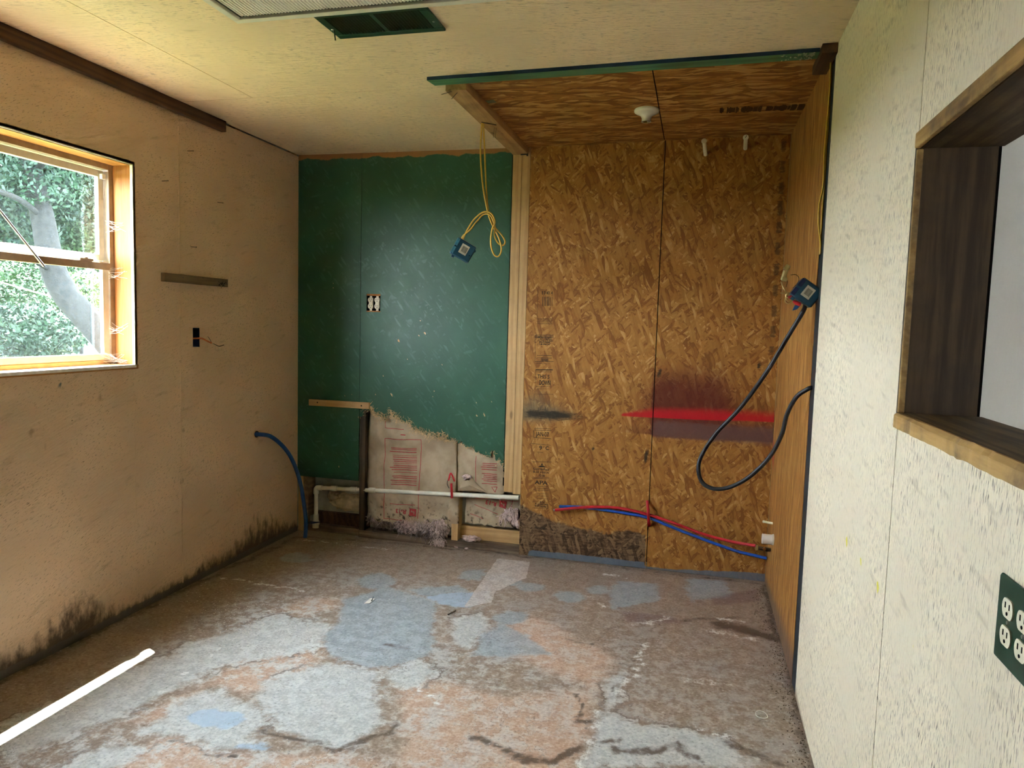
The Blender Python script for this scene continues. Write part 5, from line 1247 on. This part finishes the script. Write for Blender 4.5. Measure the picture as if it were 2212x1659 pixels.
for k, pts in enumerate((jw((1712, 641, yj), (1703, 632, yj), (1698, 636, yj), (1699, 648, yj), (1706, 652, yj), (1712, 648, yj)), jw((1704, 640, yj), (1696, 628, yj-.01), (1690, 618, yj), (1687, 608, yj)),
                          jw((1700, 636, yj), (1693, 633, yj), (1686, 633, yj)), jw((1706, 645, yj), (1698, 643, yj-.005), (1696, 652, yj), (1703, 656, yj), (1711, 650, yj)), jw((1712, 623, yj), (1722, 612, yj), (1726, 602, yj), (1720, 594, yj), (1708, 594, yj)), jw((1698, 620, yj), (1701, 609, yj), (1699, 604, yj)))):
    MB().tube(spline(pts, 5), 0.0018 if k < 4 else 0.0011, 6).build('wire', MAT['brass' if k < 4 else 'steel'], lw_, smooth=True)
cc = thing('cable_connector', 'small brass cable clamp hanging above the bare wires', 'cable clamp', BW(1697, 590, yj))
MB().tube(jw((1691, 605, yj), (1697, 585, yj)), 0.0095, 10).build('barrel', MAT['brass'], cc, smooth=True)
MB().tube(jw((1689, 602, yj-0.004), (1700, 604, yj-0.004)), 0.0085, 8).build('clamp_bar', MAT['brass'], cc, smooth=True)
MB().tube(jw((1697, 583, yj), (1704, 573, yj)), [0.010, 0.0085], 8).build('nut', MAT['brass'], cc, smooth=True)
# black cable
bc = thing('black_cable', 'thick black cable hanging in a long loop in front of the red stain', 'cable', BW(1735, 665, yj))
pts = [BW(1740, 655, yj+0.01), BW(1735, 672, yj+0.02), BW(1705, 722, yj+0.05), BW(1655, 805, -1.12), BW(1600, 880, -1.02), BW(1548, 935, -0.98), BW(1515, 985, -0.98), BW(1509, 1020, -0.99), BW(1523, 1048, -1.0), BW(1560, 1056, -1.02), BW(1610, 1036, -1.05), BW(1660, 990, -1.08), BW(1688, 940, -1.12), BW(1700, 895, -1.15), BW(1720, 858, -1.19), BW(1742, 842, -1.215)]
e_ = BW(1752, 838, -1.222); pts.append(e_); pts.append(Vector((W+0.02, -1.225, e_.z)))
MB().tube(spline(pts, 8), 0.0088, 12).build('sheath', MAT['black'], bc, smooth=True)
# yellow cables down the wall edge
for k, (lab, pxs) in enumerate((('yellow cable bowing out furthest along the cream wall edge', [(1795, 135), (1792, 200), (1787, 260), (1781, 330), (1778, 400), (1770, 440), (1768, 480), (1774, 530), (1776, 548)]),
                                ('yellow cable running straight inside the gap of the cream wall edge', [(1797, 140), (1794, 200), (1790, 250), (1784, 330), (1781, 400), (1779, 440), (1777, 500), (1777, 550)]))):
    yg = -1.232+0.010*k; pts = [BW(px, py, yg) for px, py in pxs]
    for p in pts: p.x = min(p.x, W-0.002)
    o = thing('yellow_cable', lab, 'cable', pts[0], 'yellow cables at the cream wall edge'); MB().tube(spline(pts, 6), 0.0036, 8).build('sheath', MAT['yellow_cable'], o, smooth=True)

# ------------------------------------------------------------------ rod in front of the window
a = hit(95, 575, 0, 0.03); b_ = hit(-60, 379, 0, 0.03)
rd = thing('metal_rod', 'thin metal rod hanging at a slant in front of the window', 'rod', a)
MB().tube([a, a.lerp(b_, 0.25), b_], [0.0050, 0.0042, 0.0042], 10).build('rod', MAT['galv'], rd, smooth=True)
MB().tube([b_, Vector((0.0, b_.y, b_.z+0.01))], 0.004, 8).build('wall_hook', MAT['galv'], rd, smooth=True)

# ------------------------------------------------------------------ litter on the floor
p = FL(1645, 1543); tg = thing('wire_loop', 'small bent white wire loop on the floor near the cream wall', 'wire loop', p)
lp = [FL(1632, 1541), FL(1634, 1548), FL(1646, 1553), FL(1658, 1551), FL(1652, 1541), FL(1640, 1537), FL(1633, 1539)]
MB().tube(spline([v+Vector((0, 0, 0.003)) for v in lp], 5), 0.0018, 6).build('wire', MAT['flake'], tg, smooth=True)
p = FL(800, 1300); tw = thing('paper_scrap', 'tiny curled white scrap on the blue floor patch', 'scrap', p)
MB().prism([FL(786, 1305)+Vector((0, 0, .002)), FL(800, 1297)+Vector((0, 0, .012)), FL(810, 1296)+Vector((0, 0, .006)), FL(798, 1304)+Vector((0, 0, .002))], (0, 0, 0.0008)).build('scrap', MAT['flake'], tw)
MB().prism([FL(800, 1302)+Vector((0, 0, .002)), FL(807, 1294)+Vector((0, 0, .014)), FL(804, 1300)+Vector((0, 0, .004))], (0, 0, 0.0008)).build('scrap', MAT['hole'], tw)
tw = MB().tube(spline([FL(968, 1329)+Vector((0, 0, .003)), FL(975, 1325)+Vector((0, 0, .004)), FL(984, 1320)+Vector((0, 0, .003))], 4), 0.0025, 6).build('wood_splinter', MAT['dark_wood']); tag(tw, 'dark wood splinter on the floor in front of the blue puddle mark', 'splinter')
for (px, py, rx, lab) in ((986, 1183, 0.016, 'small pink insulation scrap lying on the floor by the open wall'), (1008, 1187, 0.013, 'flat white insulation scrap on the floor by the open wall'), ):
    p = FL(px, py); o = lump('insulation_scrap', (p.x, p.y, 0.005), (rx, rx*0.8, 0.006), MAT['fiberglass'], None, px*0.1, 0.4, 2.0, 3); tag(o, lab, 'insulation', 'insulation scraps')
p = BW(1018, 1160, 0.03); o = lump('insulation_tuft', (p.x, 0.03, 0.062), (0.055, 0.022, 0.017), MAT['fiberglass'], None, 7.7, 0.5, 2.4, 4); tag(o, 'long pink fibreglass tuft lying on the bottom plate', 'insulation')
fk = MB(); r_ = random.Random(12)
def flakes(n, fn, s0, s1):
    for k in range(n):
        px, py = fn(); c = FL(px, py); 
        if c.x < 0.02 or c.x > W-0.02 or c.y > -0.02: continue
        s = r_.uniform(s0, s1); a = r_.random()*6.28; e1 = Vector((math.cos(a), math.sin(a), 0))*s; e2 = Vector((-math.sin(a), math.cos(a), 0))*s*r_.uniform(0.25, 0.7)
        fk.prism([c-e1+Vector((0, 0, .0006)), c-e2+Vector((0, 0, .0006)), c+e1+Vector((0, 0, .001)), c+e2+Vector((0, 0, .0006))], (0, 0, 0.0008))
flakes(420, lambda: (r_.gauss(520, 60), r_.gauss(1325, 34)), 0.0015, 0.005)
flakes(160, lambda: (r_.uniform(250, 1700), r_.uniform(1190, 1640)), 0.001, 0.0035)
flakes(90, lambda: (r_.gauss(880, 110), r_.gauss(1175, 6)), 0.001, 0.003)
tag(fk.build('paint_flakes', MAT['flake']), 'tiny pale paint flakes strewn over the concrete floor', 'paint flakes', kind='stuff')
gr = MB()
for k in range(700):
    t = r_.random(); q_ = Vector((W-0.006-abs(r_.gauss(0, 0.035)), -0.1-2.3*t, 0.0))
    s = r_.uniform(0.0012, 0.004); gr.add([q_+Vector((s, 0, 0)), q_+Vector((-s*.5, s*.8, 0)), q_+Vector((-s*.5, -s*.8, 0)), q_+Vector((0, 0, s))], [(0, 1, 3), (1, 2, 3), (2, 0, 3), (0, 2, 1)])
tag(gr.build('grit', simple('grit', (0.13, 0.10, 0.075), 0.9, 0.1, var=0.6, nscale=200)), 'dark grit gathered along the foot of the cream wall', 'grit', kind='stuff')

# ------------------------------------------------------------------ outdoors, seen through the window
def _grass():
    b = NB('grass', 0.9, 0.1); n = b.noise(b.oc(), 3, 6, 0.7); n2 = b.noise(b.oc(), 0.6, 4)
    col = b.mix(b.sstep(n, 0.3, 0.7), (0.025, 0.045, 0.010), (0.060, 0.085, 0.018)); b.set('Base Color', b.mix(b.sstep(n2, 0.45, 0.6, 0, 0.6), col, (0.09, 0.10, 0.035))); return b.mat
gd = MB().add([(-60, -30, -0.35), (-0.165, -30, -0.35), (-0.165, 50, -0.35), (-60, 50, -0.35)], [(0, 1, 2, 3)]); gd.prism([(-60, -30, -0.8), (-0.17, -30, -0.8), (-0.17, 50, -0.8), (-60, 50, -0.8)], (0, 0, 0.44))
tag(gd.build('ground', _grass()), 'sunlit green grass of the yard outside the window', 'ground', kind='structure')
def _leaf(name, c1, c2):
    b = NB(name, 0.6, 0.15); n = b.noise(b.oc(), 1.4, 3); n2 = b.noise(b.oc(), 17, 2)
    b.set('Base Color', b.mix(b.sstep(b.math('MULTIPLY_ADD', n2, 0.5, n), 0.55, 0.95), c1, c2))
    return b.mat
LEAF = [_leaf('leaf_dark', (0.0024, 0.0105, 0.0060), (0.0070, 0.0230, 0.0100)), _leaf('leaf_mid', (0.0042, 0.0155, 0.0065), (0.0130, 0.0320, 0.0095)), _leaf('leaf_light', (0.014, 0.032, 0.006), (0.040, 0.058, 0.012))]
def foliage(name, c, r, n, mat, parent, seed, size=0.07):
    g_ = np.random.default_rng(seed); d = g_.normal(size=(n, 3)); d /= np.linalg.norm(d, axis=1)[:, None]
    rad = g_.random(n)**0.45; cl = np.array([mnoise.noise(Vector(v)*2.2+Vector((seed, 0, 0))) for v in d]); p = d*(rad*(1+0.35*cl))[:, None]*np.array(r)+np.array(c)
    a = g_.normal(size=(n, 3)); a /= np.linalg.norm(a, axis=1)[:, None]; b2 = np.cross(a, g_.normal(size=(n, 3))); b2 /= np.linalg.norm(b2, axis=1)[:, None]
    s = size*(0.6+0.8*g_.random(n))[:, None]
    V = np.stack([p-a*s, p-b2*s*0.45, p+a*s, p+b2*s*0.45], 1).reshape(-1, 3); o0 = ORIG.get(parent, Vector((0, 0, 0)))
    me_ = bpy.data.meshes.new(name); V = V-np.array(o0)
    me_.from_pydata(V.tolist(), [], np.arange(4*n).reshape(-1, 4).tolist())
    return tag(link_mesh(name, me_, mat, parent), kind='stuff')
def _bark():
    b = NB('bark', 0.9, 0.1); n = b.noise(b.oc(), 14, 6, 0.7); b.set('Base Color', b.mix(b.sstep(n, 0.3, 0.7), (0.0030, 0.0038, 0.0038), (0.0090, 0.0098, 0.0092))); b.bump(n, 0.6, 0.03); return b.mat
BARK = _bark()
D0 = 9.0
base = FAR(262, 800, D0)
tr = thing('yard_tree', 'leaning grey-barked tree outside the window', 'tree', (base.x, base.y, -0.35))
pts = [FAR(300, 830, D0), FAR(240, 745, D0), FAR(190, 690, D0), FAR(145, 640, D0), FAR(118, 590, D0), FAR(104, 535, D0), FAR(92, 470, D0), FAR(70, 380, D0), FAR(50, 260, D0), FAR(40, 100, D0)]
pts = [Vector((pts[0].x+0.1, pts[0].y, -0.4))]+pts
MB().tube(spline(pts, 6), [0.19-0.0014*i for i in range(6*(len(pts)-1)+1)], 14).build('trunk', BARK, tr, smooth=True)
for k, (e0, e1, e2, rr_) in enumerate((((92, 470), (40, 430), (-40, 400), 0.035), ((70, 380), (110, 330), (160, 280), 0.04), ((118, 590), (60, 560), (-30, 560), 0.03))):
    MB().tube(spline([FAR(*e0, D0), FAR(*e1, D0-0.4), FAR(*e2, D0-0.6)], 5), rr_, 8).build('branch', BARK, tr, smooth=True)
for k, (px, py, dd, r, n) in enumerate(((60, 380, 9.4, (1.0, 1.0, 0.75), 9000), (150, 400, 10.2, (0.9, 0.9, 0.8), 9000), (0, 480, 9.8, (0.8, 0.8, 0.5), 6000), (190, 500, 10.4, (0.5, 0.6, 0.45), 5000), (40, 150, 9.2, (1.8, 1.8, 0.8), 9000))):
    c_ = FAR(px, py, dd); foliage('foliage', c_, r, int(n*1.5), LEAF[k % 2], tr, 10+k, 0.038)
for k, (px, py, dd, r, n, mi, lab) in enumerate((
        (20, 640, 13.0, (1.3, 1.3, 0.8), 9000, 1, 'mid green bush beyond the leaning trunk, at the left of the lower pane'),
        (60, 720, 11.0, (0.9, 0.9, 0.5), 8000, 0, 'dark green low bush at the bottom of the lower pane'),
        (170, 640, 17.0, (1.0, 1.0, 0.55), 6000, 2, 'pale yellow-green shrub right of the leaning trunk'),
        (110, 690, 15.0, (0.9, 0.9, 0.6), 6000, 2, 'light green shrub just behind the leaning trunk'),
        (60, 420, 30.0, (6.5, 4.0, 4.2), 14000, 0, 'tall dark green tree filling the back of the upper pane'),
        (215, 430, 42.0, (5.5, 4.0, 4.6), 9000, 1, 'tall mid green tree at the back, right side of the upper pane'))):
    c_ = FAR(px, py, dd); tt = thing('shrub' if k < 4 else 'background_tree', lab, 'bush' if k < 4 else 'tree', (c_.x, c_.y, -0.35), 'greenery outside the window')
    foliage('foliage', c_, r, n, LEAF[mi], tt, 30+k, 0.040 if k < 4 else 0.17)
    MB().tube([(c_.x, c_.y, -0.4), (c_.x+0.05, c_.y, (c_.z-0.4)*0.5), c_], [0.05, 0.04, 0.02] if k < 4 else [0.2, 0.16, 0.08], 8).build('stem', BARK, tt, smooth=True)
sh = thing('shed', 'low pale shed with a white roof beyond the tree', 'shed', FAR(190, 640, 21.0))
c_ = FAR(185, 603, 21.0); zr = c_.z
ug = (AX_R-AX_U*AX_R.z).normalized(); ug = Vector((AX_R.x, AX_R.y, 0)).normalized(); vg = Vector((-ug.y, ug.x, 0))
def sbox(b, u0, u1, v0, v1, z0, z1):
    b.add([c_+ug*u+vg*v+Vector((0, 0, z-c_.z)) for z in (z0, z1) for v in (v0, v1) for u in (u0, u1)], [(0, 2, 3, 1), (4, 5, 7, 6), (0, 1, 5, 4), (2, 6, 7, 3), (0, 4, 6, 2), (1, 3, 7, 5)])
b = MB(); sbox(b, -0.35, 2.5, 0.1, 2.0, -0.4, zr-0.1); b.build('walls', simple('shed_wall', (0.02, 0.03, 0.03), 0.8), sh)
b = MB(); sbox(b, -0.5, 2.7, -0.1, 2.2, zr-0.1, zr+0.16); b.build('roof', simple('shed_roof', (0.10, 0.10, 0.10), 0.6), sh)
uw = thing('guy_wire', 'thin grey wire stretched across the yard behind the trunk', 'wire', FAR(0, 610, 10.5))
MB().tube([FAR(-120, 575, 10.5), FAR(108, 640, 10.5), FAR(300, 690, 10.5)], 0.010, 6).build('wire', MAT['galv'], uw)
